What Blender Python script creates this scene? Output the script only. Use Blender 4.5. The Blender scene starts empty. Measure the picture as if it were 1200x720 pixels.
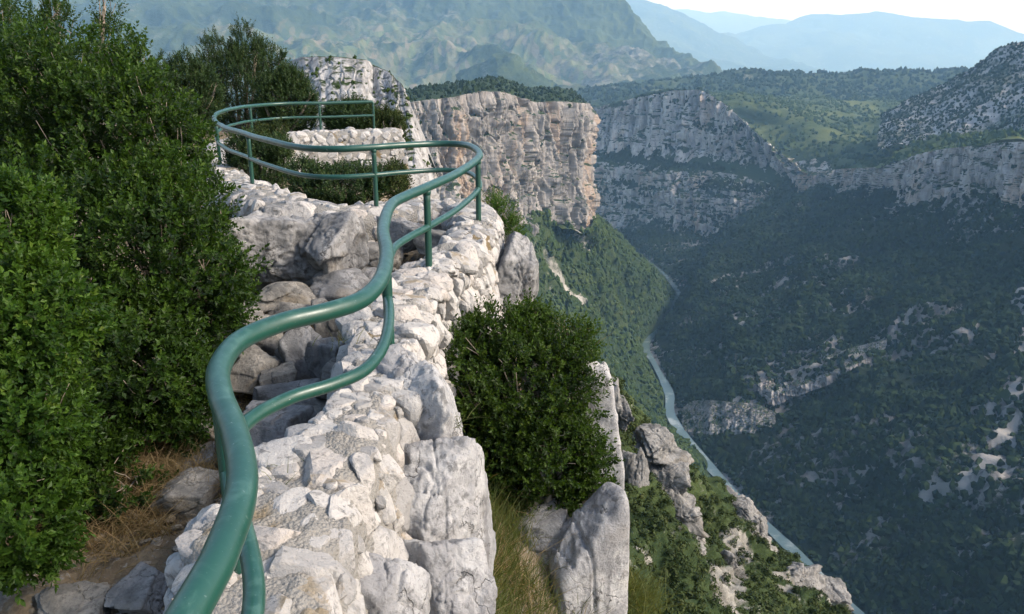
import bpy, bmesh, math
import numpy as np
from mathutils import Vector, Matrix

scn = bpy.context.scene
COL = scn.collection
R = math.radians
rng = np.random.default_rng(7)

# ------------------------------------------------------------------ viewpoint (used to turn measurements of the place into metres)
F = 960.0
TH = R(16.8)
CT, ST = math.cos(TH), math.sin(TH)

def P(px, py, d):
    """point seen at photo position (px, py) at d metres along the line of sight"""
    a = (px - 600.0) / F; b = (360.0 - py) / F
    return np.array([a * d, d * (CT + b * ST), d * (b * CT - ST)])

def G(px, py, z):
    """point of the level plane z seen at photo position (px, py)"""
    b = (360.0 - py) / F
    return P(px, py, z / (b * CT - ST))

# ------------------------------------------------------------------ noise
def _hash(ix, iy, iz, seed):
    h = (ix.astype(np.int64) * 374761393 + iy.astype(np.int64) * 668265263 + iz.astype(np.int64) * 1440662683 + seed * 974634777) & 0xFFFFFFFF
    h = ((h ^ (h >> 13)) * 1274126177) & 0xFFFFFFFF
    h = ((h ^ (h >> 16)) * 2246822519) & 0xFFFFFFFF
    return (h ^ (h >> 15)) & 0xFFFFFFFF

def pn(p, seed=0):
    p = np.asarray(p, dtype=np.float64)
    i = np.floor(p).astype(np.int64); f = p - i
    u = f * f * f * (f * (f * 6 - 15) + 10)
    out = np.zeros(len(p))
    for dx in (0, 1):
        wx = u[:, 0] if dx else 1 - u[:, 0]
        for dy in (0, 1):
            wy = u[:, 1] if dy else 1 - u[:, 1]
            for dz in (0, 1):
                wz = u[:, 2] if dz else 1 - u[:, 2]
                h = _hash(i[:, 0] + dx, i[:, 1] + dy, i[:, 2] + dz, seed)
                gx = (h & 1023) / 511.5 - 1; gy = ((h >> 10) & 1023) / 511.5 - 1; gz = ((h >> 20) & 1023) / 511.5 - 1
                out += wx * wy * wz * (gx * (f[:, 0] - dx) + gy * (f[:, 1] - dy) + gz * (f[:, 2] - dz))
    return out * 1.25

def fbm(p, octs=4, seed=0, gain=0.5, lac=2.07):
    o = np.zeros(len(p)); a = 1.0; q = np.array(p, dtype=np.float64)
    for k in range(octs):
        o += a * pn(q, seed + k); a *= gain; q = q * lac + 17.3
    return o

def ridged(p, octs=4, seed=0, gain=0.55, lac=2.1):
    o = np.zeros(len(p)); a = 1.0; q = np.array(p, dtype=np.float64)
    for k in range(octs):
        o += a * (1 - 2.2 * np.abs(pn(q, seed + k))); a *= gain; q = q * lac + 11.7
    return o

def vor2(u, v, seed=0, jit=0.9):
    """cell noise in 2D: F1, F2, random value, offset to the cell's point"""
    iu = np.floor(u).astype(np.int64); iv = np.floor(v).astype(np.int64)
    f1 = np.full(len(u), 9.0); f2 = np.full(len(u), 9.0); rid = np.zeros(len(u)); ou = np.zeros(len(u)); ov = np.zeros(len(u)); z = np.zeros(len(u), dtype=np.int64)
    r2 = np.zeros(len(u)); r3 = np.zeros(len(u))
    for du in (-1, 0, 1):
        for dv in (-1, 0, 1):
            h = _hash(iu + du, iv + dv, z, seed)
            a = (h & 1023) / 1023.0; b = ((h >> 10) & 1023) / 1023.0; c = ((h >> 20) & 1023) / 1023.0
            h2 = _hash(iu + du, iv + dv, z + 5, seed)
            x = u - (iu + du + 0.5 + jit * (a - 0.5)); y = v - (iv + dv + 0.5 + jit * (b - 0.5))
            d = np.sqrt(x * x + y * y)
            m = d < f1
            f2 = np.where(m, f1, np.minimum(f2, d))
            rid = np.where(m, c, rid); ou = np.where(m, x, ou); ov = np.where(m, y, ov)
            r2 = np.where(m, (h2 & 1023) / 1023.0, r2); r3 = np.where(m, ((h2 >> 10) & 1023) / 1023.0, r3)
            f1 = np.where(m, d, f1)
    return f1, f2, rid, ou, ov, r2, r3

def sst(a, b, x):
    t = np.clip((x - a) / (b - a), 0, 1); return t * t * (3 - 2 * t)

# ------------------------------------------------------------------ mesh helpers
def mk(name, V, Fc, mat, parent=None, smooth=True, attrs=None):
    V = np.asarray(V, dtype=np.float32); Fc = np.asarray(Fc, dtype=np.int32)
    k = Fc.shape[1]
    me = bpy.data.meshes.new(name)
    me.vertices.add(len(V)); me.vertices.foreach_set('co', V.ravel())
    me.loops.add(Fc.size); me.loops.foreach_set('vertex_index', Fc.ravel())
    me.polygons.add(len(Fc))
    me.polygons.foreach_set('loop_start', np.arange(0, Fc.size, k, dtype=np.int32))
    me.polygons.foreach_set('use_smooth', np.full(len(Fc), smooth, dtype=bool))
    me.update(calc_edges=True)
    if attrs:
        for an, av in attrs.items():
            at = me.attributes.new(an, 'FLOAT', 'POINT'); at.data.foreach_set('value', np.asarray(av, dtype=np.float32))
    me.materials.append(mat)
    o = bpy.data.objects.new(name, me); COL.objects.link(o)
    if parent is not None: o.parent = parent
    return o

def tag(o, label, cat, group=None):
    o['label'] = label; o['category'] = cat
    if group: o['group'] = group
    return o

def thing(name, label, cat, loc=(0, 0, 0), group=None):
    o = bpy.data.objects.new(name, None); COL.objects.link(o); o.location = loc
    o.empty_display_size = 0.2
    return tag(o, label, cat, group)

def struct(o):
    o['kind'] = 'structure'; return o

def stuff(o, label, cat):
    o['kind'] = 'stuff'; return tag(o, label, cat)

def catmull(ctrl, n_per=None, t=None):
    """Catmull-Rom along axis 0 of ctrl (N, ..., 3) at parameters t in [0, N-1]"""
    c = np.asarray(ctrl, dtype=np.float64); N = len(c)
    t = np.clip(t, 0, N - 1 - 1e-9); i = np.floor(t).astype(int); f = t - i
    def g(k): 
        kk = np.clip(k, 0, N - 1); r = c[kk]
        lo = k < 0; hi = k > N - 1
        if lo.any(): r = np.where(lo.reshape((-1,) + (1,) * (c.ndim - 1)), 2 * c[0] - c[1], r)
        if hi.any(): r = np.where(hi.reshape((-1,) + (1,) * (c.ndim - 1)), 2 * c[-1] - c[-2], r)
        return r
    f = f.reshape((-1,) + (1,) * (c.ndim - 1))
    p0, p1, p2, p3 = g(i - 1), g(i), g(i + 1), g(i + 2)
    return 0.5 * (2 * p1 + (p2 - p0) * f + (2 * p0 - 5 * p1 + 4 * p2 - p3) * f ** 2 + (3 * p1 - p0 - 3 * p2 + p3) * f ** 3)

def linear(ctrl, t):
    c = np.asarray(ctrl, dtype=np.float64); N = len(c)
    t = np.clip(t, 0, N - 1 - 1e-9); i = np.floor(t).astype(int); f = (t - i).reshape((-1,) + (1,) * (c.ndim - 1))
    return c[i] * (1 - f) + c[i + 1] * f

def gridfaces(nr, nc):
    a = np.arange(nr * nc).reshape(nr, nc)
    return np.stack([a[:-1, :-1], a[:-1, 1:], a[1:, 1:], a[1:, :-1]], -1).reshape(-1, 4)

def gridnormals(g):
    du = np.gradient(g, axis=1); dv = np.gradient(g, axis=0)
    n = np.cross(du, dv); return n / np.maximum(np.linalg.norm(n, axis=2, keepdims=True), 1e-9)

def loft(rows, nr, nc, rowmode='smooth', colmode='smooth', rowt=None):
    """rows: list of M rows each of N points -> (nr, nc, 3) grid; normals of result follow du x dv (rows run upward, columns to the right)"""
    c = np.asarray(rows, dtype=np.float64); M, N = c.shape[:2]
    tr = np.linspace(0, M - 1, nr) if rowt is None else rowt
    g = catmull(c, t=tr) if rowmode == 'smooth' else linear(c, tr)
    g = np.swapaxes(g, 0, 1)
    tc = np.linspace(0, N - 1, nc)
    g = catmull(g, t=tc) if colmode == 'smooth' else linear(g, tc)
    return np.swapaxes(g, 0, 1)

def sheet(name, g, mat, attrs=None, smooth=True, parent=None):
    nr, nc = g.shape[:2]
    return mk(name, g.reshape(-1, 3), gridfaces(nr, nc), mat, parent, smooth, attrs)

def resample(pts, step=None, n=None, cat=True, dens=40):
    pts = np.asarray(pts, dtype=np.float64)
    t = np.linspace(0, len(pts) - 1, (len(pts) - 1) * dens + 1)
    q = catmull(pts, t=t) if cat else linear(pts, t)
    s = np.concatenate([[0], np.cumsum(np.linalg.norm(np.diff(q, axis=0), axis=1))])
    if n is None: n = max(2, int(s[-1] / step) + 1)
    ss = np.linspace(0, s[-1], n)
    return np.stack([np.interp(ss, s, q[:, k]) for k in range(q.shape[1])], 1), ss

def tube(pts, rad, nseg=10, caps=True):
    pts = np.asarray(pts, dtype=np.float64); n = len(pts)
    rad = np.broadcast_to(np.asarray(rad, dtype=np.float64), (n,))
    T = np.gradient(pts, axis=0); T /= np.linalg.norm(T, axis=1, keepdims=True) + 1e-12
    up = np.array([0, 0, 1.0]) if abs(T[0, 2]) < 0.9 else np.array([1.0, 0, 0])
    A = np.zeros_like(T); a = up - T[0] * (up @ T[0]); a /= np.linalg.norm(a)
    for i in range(n):
        a = a - T[i] * (a @ T[i]); a /= np.linalg.norm(a) + 1e-12; A[i] = a
    B = np.cross(T, A)
    th = np.linspace(0, 2 * np.pi, nseg, endpoint=False)
    V = pts[:, None, :] + rad[:, None, None] * (np.cos(th)[None, :, None] * A[:, None, :] + np.sin(th)[None, :, None] * B[:, None, :])
    V = V.reshape(-1, 3)
    a = np.arange(n * nseg).reshape(n, nseg); b = np.roll(a, -1, axis=1)
    Q = np.stack([a[:-1], b[:-1], b[1:], a[1:]], -1).reshape(-1, 4)
    if caps:
        c0 = len(V); V = np.vstack([V, pts[0] - T[0] * rad[0] * 0.35, pts[-1] + T[-1] * rad[-1] * 0.35])
        q0 = [[c0, b[0, k], a[0, k], a[0, k]] for k in range(nseg)]; q1 = [[c0 + 1, a[-1, k], b[-1, k], b[-1, k]] for k in range(nseg)]
        caps_f = np.array(q0 + q1)
        return V, Q, caps_f[:, :3]
    return V, Q, np.zeros((0, 3), int)

class MB:
    """collects triangles (quads are split) for one mesh"""
    def __init__(s): s.V = []; s.T = []; s.n = 0; s.A = []
    def add(s, V, Fc, r=None):
        V = np.asarray(V); Fc = np.asarray(Fc)
        if Fc.shape[1] == 4: Fc = np.vstack([Fc[:, [0, 1, 2]], Fc[:, [0, 2, 3]]])
        s.V.append(V); s.T.append(Fc + s.n); s.n += len(V)
        s.A.append(np.full(len(V), 0.5) if r is None else (np.full(len(V), r) if np.isscalar(r) else r))
    def tube(s, pts, rad, nseg=6):
        V, Q, C = tube(pts, rad, nseg)
        s.add(V, np.vstack([Q[:, [0, 1, 2]], Q[:, [0, 2, 3]], C]) if len(C) else Q)
    def build(s, name, mat, parent=None, smooth=True):
        return mk(name, np.vstack(s.V), np.vstack(s.T), mat, parent, smooth, {'rnd': np.concatenate(s.A)})

_ico = {}
def ico(level):
    if level not in _ico:
        bm = bmesh.new(); bmesh.ops.create_icosphere(bm, subdivisions=level, radius=1.0)
        V = np.array([v.co[:] for v in bm.verts]); T = np.array([[v.index for v in f.verts] for f in bm.faces]); bm.free()
        V /= np.linalg.norm(V, axis=1, keepdims=True); _ico[level] = (V, T)
    return _ico[level]

def rotm(ax, ang):
    return np.array(Matrix.Rotation(ang, 3, ax if isinstance(ax, str) else Vector(ax)))

def rock_mesh(size, seed, level=5, cuts=9, rough=0.03, crack=0.0, sharp=14, fine=1.0, blocks=0.17, nb=13):
    r = np.random.default_rng(seed)
    D, T = ico(level)
    N = r.normal(size=(cuts, 3)); N /= np.linalg.norm(N, axis=1, keepdims=True)
    N = np.vstack([N, [[0, 0, 1], [0, 0, -1], [1, 0, 0], [-1, 0, 0], [0, 1, 0], [0, -1, 0]] + r.normal(size=(6, 3)) * 0.22])
    dist = np.concatenate([r.uniform(0.68, 1.0, cuts), r.uniform(0.8, 1.0, 6)])
    dot = np.clip(D @ (N / np.linalg.norm(N, axis=1, keepdims=True)).T, 0, None) / dist
    rad = (dot ** sharp).sum(1) ** (-1.0 / sharp)
    V = D * rad[:, None]
    s = np.asarray(size, dtype=float)
    q = V * s / s.mean()
    disp = rough * 1.3 * fbm(q * 1.3 + seed, 2, seed) + rough * 0.6 * ridged(q * 3 + seed, 2, seed + 9) + rough * 0.22 * fine * fbm(q * 14 + seed, 3, seed + 3) + rough * 0.12 * ridged(q * [7, 7, 3.5] + seed, 3, seed + 19) - rough * .8 * (1 - sst(0, .05, np.abs(pn(q * [1.2, 1.2, 3.4] + .25 * fbm(q * 2, 2, seed + 23)[:, None] + seed, seed + 24))))
    if crack > 0:
        w = q + 0.18 * np.stack([pn(q * 3 + k * 7.7 + seed) for k in range(3)], 1)
        c = np.abs(pn(w * 1.3 + seed * 3.1, seed + 40)); disp -= crack * (1 - sst(0.0, 0.045, c))
        c = np.abs(pn(w * 2.4 + seed * 1.1, seed + 41)); disp -= 0.5 * crack * (1 - sst(0.0, 0.04, c))
    if blocks > 0:
        K = r.normal(size=(nb, 3)) * .62; wq = V + .10 * np.stack([pn(V * 2.3 + 5.1 * k_ + seed, seed + 60 + k_) for k_ in range(3)], 1)
        ax_ = np.array([1, 1, .75]); dd_ = np.linalg.norm((wq[:, None, :] - K[None]) * ax_, axis=2); o_ = np.argsort(dd_, axis=1)[:, :2]; i_ = np.arange(len(V))
        gap_ = dd_[i_, o_[:, 1]] - dd_[i_, o_[:, 0]]; off = r.uniform(-1, .35, nb)[o_[:, 0]]; tl = r.normal(size=(nb, 3))[o_[:, 0]]
        disp += blocks * (off * .55 + .38 * ((V - K[o_[:, 0]]) * tl).sum(1)) * sst(0, .05, gap_) - blocks * .55 * (1 - sst(.0, .045, gap_))
    V = V + D * disp[:, None]
    return V * s, T

def rock(name, loc, size, seed, mat, label=None, cat='rock', group=None, rot=(0, 0, 0), **kw):
    V, T = rock_mesh(size, seed, **kw)
    M = np.array((Matrix.Rotation(rot[2], 3, 'Z') @ Matrix.Rotation(rot[1], 3, 'Y') @ Matrix.Rotation(rot[0], 3, 'X')))
    V = V @ M.T
    base = V[:, 2].min()
    o = mk(name, V - [0, 0, base], T, mat, smooth=True)
    o.location = (loc[0], loc[1], loc[2] + base)
    if label: tag(o, label, cat, group)
    return o

# ------------------------------------------------------------------ material helpers
class NT:
    def __init__(s, name):
        s.m = bpy.data.materials.new(name); s.m.use_nodes = True; s.t = s.m.node_tree; s.t.nodes.clear()
        s.out = s.t.nodes.new('ShaderNodeOutputMaterial')
    def n(s, typ, props=None, **inp):
        nd = s.t.nodes.new('ShaderNode' + typ)
        for k, v in (props or {}).items(): setattr(nd, k, v)
        for k, v in inp.items():
            key = int(k[1:]) if k[0] == 'i' and k[1:].isdigit() else k.replace('_', ' ')
            s.set(nd.inputs[key], v)
        return nd
    def set(s, sock, v):
        if isinstance(v, bpy.types.NodeSocket): s.t.links.new(v, sock)
        elif isinstance(v, (tuple, list)) and sock.type == 'RGBA' and len(v) == 3: sock.default_value = (*v, 1)
        else: sock.default_value = v
    def co(s, scale=(1, 1, 1), rot=(0, 0, 0)):
        tc = s.n('TexCoord'); mp = s.n('Mapping', Vector=tc.outputs['Object']); mp.inputs['Scale'].default_value = scale; mp.inputs['Rotation'].default_value = rot
        return mp.outputs[0]
    def noise(s, vec, scale, detail=6, rough=0.55, dist=0.0):
        return s.n('TexNoise', Vector=vec, Scale=scale, Detail=detail, Roughness=rough, Distortion=dist).outputs['Fac']
    def mix(s, fac, a, b, mode='MIX'):
        nd = s.t.nodes.new('ShaderNodeMix'); nd.data_type = 'RGBA'; nd.blend_type = mode
        s.set(nd.inputs[0], fac); s.set(nd.inputs[6], a); s.set(nd.inputs[7], b); return nd.outputs[2]
    def ramp(s, fac, *stops):
        nd = s.t.nodes.new('ShaderNodeValToRGB'); s.set(nd.inputs[0], fac); e = nd.color_ramp.elements
        while len(e) < len(stops): e.new(0.5)
        for k, (p, c) in enumerate(stops):
            e[k].position = p; e[k].color = (*c, 1) if not np.isscalar(c) else (c, c, c, 1)
        return nd.outputs[0]
    def step(s, fac, a, b):
        nd = s.n('MapRange', {'interpolation_type': 'SMOOTHSTEP'}, Value=fac); nd.inputs[1].default_value = a; nd.inputs[2].default_value = b
        return nd.outputs[0]
    def math(s, op, a, b=0.0, c=None):
        nd = s.n('Math', {'operation': op}); s.set(nd.inputs[0], a); s.set(nd.inputs[1], b)
        if c is not None: s.set(nd.inputs[2], c)
        return nd.outputs[0]
    def attr(s, name): return s.n('Attribute', {'attribute_name': name}).outputs['Fac']
    def nz(s):
        g = s.n('NewGeometry'); x = s.n('SeparateXYZ', Vector=g.outputs['Normal']); return x.outputs[2]
    def bump(s, h, strength=0.5, dist=0.01, normal=None):
        nd = s.n('Bump', Height=h, Strength=strength, Distance=dist)
        if normal is not None: s.set(nd.inputs['Normal'], normal)
        return nd.outputs[0]
    def bsdf(s, color, rough=0.8, normal=None, spec=0.3, trans=None, coat=None):
        b = s.n('BsdfPrincipled', Roughness=rough); s.set(b.inputs['Base Color'], color); b.inputs['Specular IOR Level'].default_value = spec
        if normal is not None: s.set(b.inputs['Normal'], normal)
        if coat: b.inputs['Coat Weight'].default_value = coat; b.inputs['Coat Roughness'].default_value = 0.15
        sh = b.outputs[0]
        if trans is not None:
            t = s.n('BsdfTranslucent'); s.set(t.inputs[0], trans[0]); mx = s.n('MixShader'); mx.inputs[0].default_value = trans[1]
            s.t.links.new(sh, mx.inputs[1]); s.t.links.new(t.outputs[0], mx.inputs[2]); sh = mx.outputs[0]
        s.t.links.new(sh, s.out.inputs[0]); return s.m

def m_wall():
    t = NT('wall_stone'); c = t.co(); r = t.attr('rnd')
    stone = t.ramp(r, (0.0, (0.24, 0.235, 0.226)), (0.35, (0.375, 0.362, 0.342)), (0.7, (0.41, 0.392, 0.365)), (1.0, (0.37, 0.338, 0.305)))
    n1 = t.noise(c, 6, 8, 0.6); n2 = t.noise(c, 48, 6, 0.65); n3 = t.noise(c, 17, 8, 0.68, 0.6)
    stone = t.mix(t.step(n1, 0.54, 0.70), stone, (0.25, 0.247, 0.242))
    stone = t.mix(t.math('MULTIPLY', t.step(n3, 0.55, 0.66), 0.8), stone, (0.125, 0.125, 0.12))
    col = t.mix(t.math('MULTIPLY', t.step(n2, 0.57, 0.70), 0.6), stone, (0.09, 0.088, 0.082))
    och = t.math('MULTIPLY', t.step(t.noise(c, 3.1, 7, 0.6, 0.4), 0.57, 0.66), t.step(t.nz(), 0.5, 0.85))
    lic = t.step(t.noise(c, 9.5, 7, 0.7, 0.8), 0.58, 0.64)
    col = t.mix(t.math('MULTIPLY', lic, 0.45), col, (0.17, 0.172, 0.165))
    col = t.mix(t.math('MULTIPLY', och, 0.65), col, (0.19, 0.135, 0.055))
    h = t.math('ADD', t.math('MULTIPLY', t.noise(c, 55, 8, 0.7), 1.0), t.math('MULTIPLY', n3, 1.5))
    return t.bsdf(col, 0.9, t.bump(h, 0.8, 0.012), 0.2)

def m_mortar():
    t = NT('mortar'); c = t.co()
    n2 = t.noise(c, 60, 6, 0.7); n1 = t.noise(c, 5, 6, 0.6)
    v = t.n('TexVoronoi', Vector=c, Scale=85.0)
    col = t.mix(n2, (0.19, 0.182, 0.165), (0.34, 0.325, 0.292)); col = t.mix(t.math('MULTIPLY', t.step(n1, 0.5, 0.65), .5), col, (0.29, 0.28, 0.26))
    col = t.mix(t.math('MULTIPLY', t.step(t.noise(c, 2.6, 5, 0.5, 0.4), 0.61, 0.68), .8), col, (0.17, 0.12, 0.05))
    col = t.mix(t.math('MULTIPLY', t.step(n2, 0.60, 0.70), .6), col, (0.06, 0.058, 0.052))
    h = t.math('SUBTRACT', n2, t.math('MULTIPLY', v.outputs['Distance'], .7))
    return t.bsdf(col, 0.95, t.bump(h, 0.9, 0.02), 0.15)

def m_boulder(name='limestone_boulder', a=(0.17, 0.17, 0.168), b=(0.34, 0.335, 0.325), k=1.0, dirt=0.5):
    """weathered limestone: pale broken faces, grey weathered skin, dark lichen and water streaks, pits and hairline cracks"""
    t = NT(name); c = t.co((k, k, k)); cs = t.co((k * 2.2, k * 2.2, k * .35))
    n1 = t.noise(c, 2.6, 10, 0.66, 0.5); n2 = t.noise(c, 13, 9, 0.7); n3 = t.noise(c, 60, 6, 0.75); sk = t.noise(cs, 4.0, 8, 0.66, .3)
    col = t.mix(t.step(n1, 0.40, 0.58), a, b)
    col = t.mix(t.math('MULTIPLY', t.step(sk, 0.53, 0.66), 0.75), col, (a[0] * .62, a[1] * .62, a[2] * .63))
    col = t.mix(t.math('MULTIPLY', t.step(n2, 0.54, 0.64), 0.75), col, (a[0] * .5, a[1] * .5, a[2] * .49))
    col = t.mix(t.math('MULTIPLY', t.step(n3, 0.56, 0.66), 0.6), col, (a[0] * .4, a[1] * .4, a[2] * .39))
    col = t.mix(t.math('MULTIPLY', t.step(t.noise(c, 1.7, 7, .6), 0.53, 0.66), dirt), col, (b[0] * .78, b[1] * .66, b[2] * .49))
    v = t.n('TexVoronoi', {'feature': 'DISTANCE_TO_EDGE'}, Scale=1.9)
    wv = t.n('TexNoise', Vector=c, Scale=3.0, Detail=6)
    vm = t.n('VectorMath', {'operation': 'MULTIPLY_ADD'}, i0=wv.outputs['Color'], i1=(0.9, 0.9, 0.9), i2=c)
    t.t.links.new(vm.outputs[0], v.inputs['Vector'])
    crk = t.math('SUBTRACT', 1.0, t.step(v.outputs['Distance'], 0.0, 0.010)); crk = t.math('MULTIPLY', crk, t.step(n1, .42, .55))
    col = t.mix(t.math('MULTIPLY', crk, 0.6), col, (0.05, 0.048, 0.044))
    h = t.math('ADD', t.math('MULTIPLY', n2, 0.8), t.math('ADD', t.math('MULTIPLY', n3, 0.8), t.math('MULTIPLY', crk, -0.7)))
    return t.bsdf(col, 0.92, t.bump(h, 0.85, 0.022 / k), 0.15)

def m_paint():
    t = NT('green_rail_paint'); c = t.co()
    n = t.noise(c, 6, 5); ch = t.step(t.noise(c, 42, 3, 0.6), 0.735, 0.76)
    col = t.mix(n, (0.007, 0.042, 0.028), (0.012, 0.062, 0.045))
    col = t.mix(t.step(t.noise(c, 90, 4, 0.7), 0.6, 0.8), col, (0.03, 0.09, 0.074))
    fade = t.math('MULTIPLY', t.step(t.noise(t.co((3, 3, 9)), 4.0, 6, 0.65, .5), 0.5, 0.68), t.step(t.nz(), 0.1, 0.9)); col = t.mix(t.math('MULTIPLY', fade, 0.5), col, (0.055, 0.125, 0.10))
    scr = t.step(t.noise(c, 130, 2, 0.5), 0.68, 0.74); col = t.mix(t.math('MULTIPLY', scr, 0.3), col, (0.20, 0.26, 0.24))
    col = t.mix(t.math('MULTIPLY', ch, 0.85), col, (0.34, 0.35, 0.33))
    rg = t.n('MapRange', Value=t.noise(c, 25, 5)); rg.inputs[3].default_value = 0.24; rg.inputs[4].default_value = 0.50
    h = t.math('SUBTRACT', t.math('MULTIPLY', t.noise(c, 30, 3), 0.35), t.math('MULTIPLY', ch, 0.5))
    return t.bsdf(col, rg.outputs[0], t.bump(h, 0.25, 0.004), 0.5)

def m_leaf(name, dark, mid, light, trans=0.28, rough=0.5, spec=0.2):
    t = NT(name); r = t.attr('rnd')
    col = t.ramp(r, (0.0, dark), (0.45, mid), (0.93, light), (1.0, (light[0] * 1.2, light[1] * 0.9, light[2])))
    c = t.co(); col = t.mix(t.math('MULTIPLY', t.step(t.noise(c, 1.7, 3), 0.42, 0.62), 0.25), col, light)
    return t.bsdf(col, rough, None, spec, ((light[0] * 1.5, light[1] * 1.6, light[2] * 0.8), trans))

def m_plain(name, a, b, scale=10, rough=0.85, bump=0.01):
    t = NT(name); c = t.co(); n = t.noise(c, scale, 6, 0.6); r = t.attr('rnd')
    col = t.mix(n, a, b)
    col = t.mix(t.math('MULTIPLY', r, 0.5), col, b)
    return t.bsdf(col, rough, t.bump(n, 0.5, bump), 0.2)

def m_soil():
    t = NT('stony_soil'); c = t.co()
    n = t.noise(c, 3, 7, 0.6); n2 = t.noise(c, 30, 7, 0.7)
    v = t.n('TexVoronoi', Vector=c, Scale=22.0)
    col = t.mix(t.step(n, 0.35, 0.65), (0.12, 0.096, 0.066), (0.235, 0.19, 0.13))
    col = t.mix(t.step(n2, 0.55, 0.68), col, (0.25, 0.24, 0.22))
    col = t.mix(t.math('MULTIPLY', t.step(n2, 0.5, 0.3), 0.6), col, (0.08, 0.06, 0.045))
    h = t.math('SUBTRACT', n2, t.math('MULTIPLY', v.outputs['Distance'], 0.8))
    return t.bsdf(col, 0.95, t.bump(h, 0.9, 0.03), 0.15)

def m_cliff(name, lam, greys, warm, veg, warm_amt=0.5, veg_slope=(0.45, 0.7), bump_d=2.0, veg_noise=0.5, band_amt=0.0, lay_amt=1.0):
    """bare limestone with vertical weather streaks; scrub where it is flat enough"""
    t = NT(name); s = 1.0 / lam
    cv = t.co((s, s, s * 0.07)); c = t.co((s, s, s)); ch = t.co((s * 0.15, s * 0.15, s))
    st = t.noise(cv, 2.2, 8, 0.62, 0.2); st2 = t.noise(cv, 7, 6, 0.6); big = t.noise(c, 0.55, 5, 0.55, 0.5); fine = t.noise(c, 9, 8, 0.7)
    lay = t.noise(ch, 4.5, 5, 0.6)
    col = t.mix(t.step(st, 0.36, 0.62), greys[0], greys[1])
    wm = t.noise(t.co((s * .6, s * .6, s * .1)), 1.3, 5, 0.55, 0.3)
    col = t.mix(t.math('MULTIPLY', t.step(t.math('ADD', t.math('MULTIPLY', wm, .75), t.math('MULTIPLY', big, .25)), 0.512, 0.63), warm_amt), col, warm)
    col = t.mix(t.math('MULTIPLY', t.step(st2, 0.53, 0.64), 0.7), col, greys[2])
    pal = t.noise(t.co((s * 1.7, s * 1.7, s * .05), (0, 0, 1.1)), 3.1, 5, .55)
    col = t.mix(t.math('MULTIPLY', t.step(pal, 0.57, 0.66), 0.55), col, (greys[1][0] * 1.2, greys[1][1] * 1.2, greys[1][2] * 1.2))
    col = t.mix(t.math('MULTIPLY', t.step(lay, 0.56, 0.68), 0.18 * lay_amt), col, (greys[0][0] * 0.6, greys[0][1] * 0.6, greys[0][2] * 0.6))
    col = t.mix(t.math('MULTIPLY', t.step(fine, 0.56, 0.7), 0.4), col, (greys[0][0] * 0.5, greys[0][1] * 0.5, greys[0][2] * 0.5))
    band_ = t.noise(t.co((s * .22, s * .22, s * 1.1)), 1.6, 6, 0.6, .4)
    vf = t.math('ADD', t.math('ADD', t.nz(), t.math('MULTIPLY', t.step(band_, .56, .66), band_amt)), t.math('MULTIPLY', t.math('SUBTRACT', t.noise(c, 3.0, 7, 0.65), 0.5), veg_noise * 2))
    gcol = t.mix(t.noise(c, 14, 5, 0.6), veg[0], veg[1])
    col = t.mix(t.step(vf, *veg_slope), col, gcol)
    h = t.math('ADD', t.math('MULTIPLY', st2, 1.0), t.math('ADD', t.math('MULTIPLY', fine, 0.7), t.math('MULTIPLY', lay, 0.6 * lay_amt)))
    return t.bsdf(col, 0.95, t.bump(h, 0.8, bump_d), 0.1)

def m_hill(name, lam, rock, veg, cover=(0.42, 0.6), use_mask=True, tex=1.0, bump_d=5.0, fields=False):
    """wooded hillside: scrub and trees with bare rock showing through; 'mask' says how bare"""
    t = NT(name); s = 1.0 / lam; c = t.co((s, s, s)); cs = t.co((s, s, s * 0.3))
    n = t.noise(c, 6, 9, 0.68); n2 = t.noise(c, 28 * tex, 5, 0.7); big = t.noise(c, 1.2, 5, 0.55); st = t.noise(cs, 11, 6, 0.65)
    g = t.mix(t.step(n2, 0.35, 0.65), veg[0], veg[1]); g = t.mix(t.step(big, 0.42, 0.62), g, veg[2])
    r = t.mix(t.step(st, 0.4, 0.62), rock[0], rock[1])
    n4 = t.noise(c, 46 * tex, 4, 0.7)
    bare = t.math('ADD', t.math('MULTIPLY', n, 0.34), t.math('ADD', t.math('MULTIPLY', st, 0.22), t.math('ADD', t.math('MULTIPLY', n2, 0.20), t.math('MULTIPLY', n4, 0.24))))
    if use_mask: bare = t.math('ADD', bare, t.math('MULTIPLY', t.attr('mask'), 0.33))
    if use_mask: r = t.mix(t.step(t.attr('mask'), 1.02, 1.35), r, (rock[1][0] * 1.12, rock[1][1] * 1.12, rock[1][2] * 1.12))
    k = t.step(bare, *cover)
    col = t.mix(k, g, r)
    if fields:
        v = t.n('TexVoronoi', Vector=t.co((s * 42, s * 15, s * 15)), Scale=1.0)
        vs = t.n('SeparateColor', Color=v.outputs['Color'])
        fc = t.ramp(vs.outputs[0], (0.0, (0.11, 0.105, 0.06)), (0.3, (0.055, 0.075, 0.03)), (0.55, (0.14, 0.125, 0.085)), (0.75, (0.09, 0.115, 0.045)), (1.0, (0.04, 0.06, 0.025)))
        fm = t.math('MULTIPLY', t.attr('field'), t.step(t.noise(c, 9, 6, 0.6), 0.58, 0.5))
        col = t.mix(fm, col, fc)
    h = t.math('ADD', t.math('MULTIPLY', n2, 0.8), n)
    return t.bsdf(col, 0.95, t.bump(h, 0.8, bump_d), 0.1)

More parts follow.
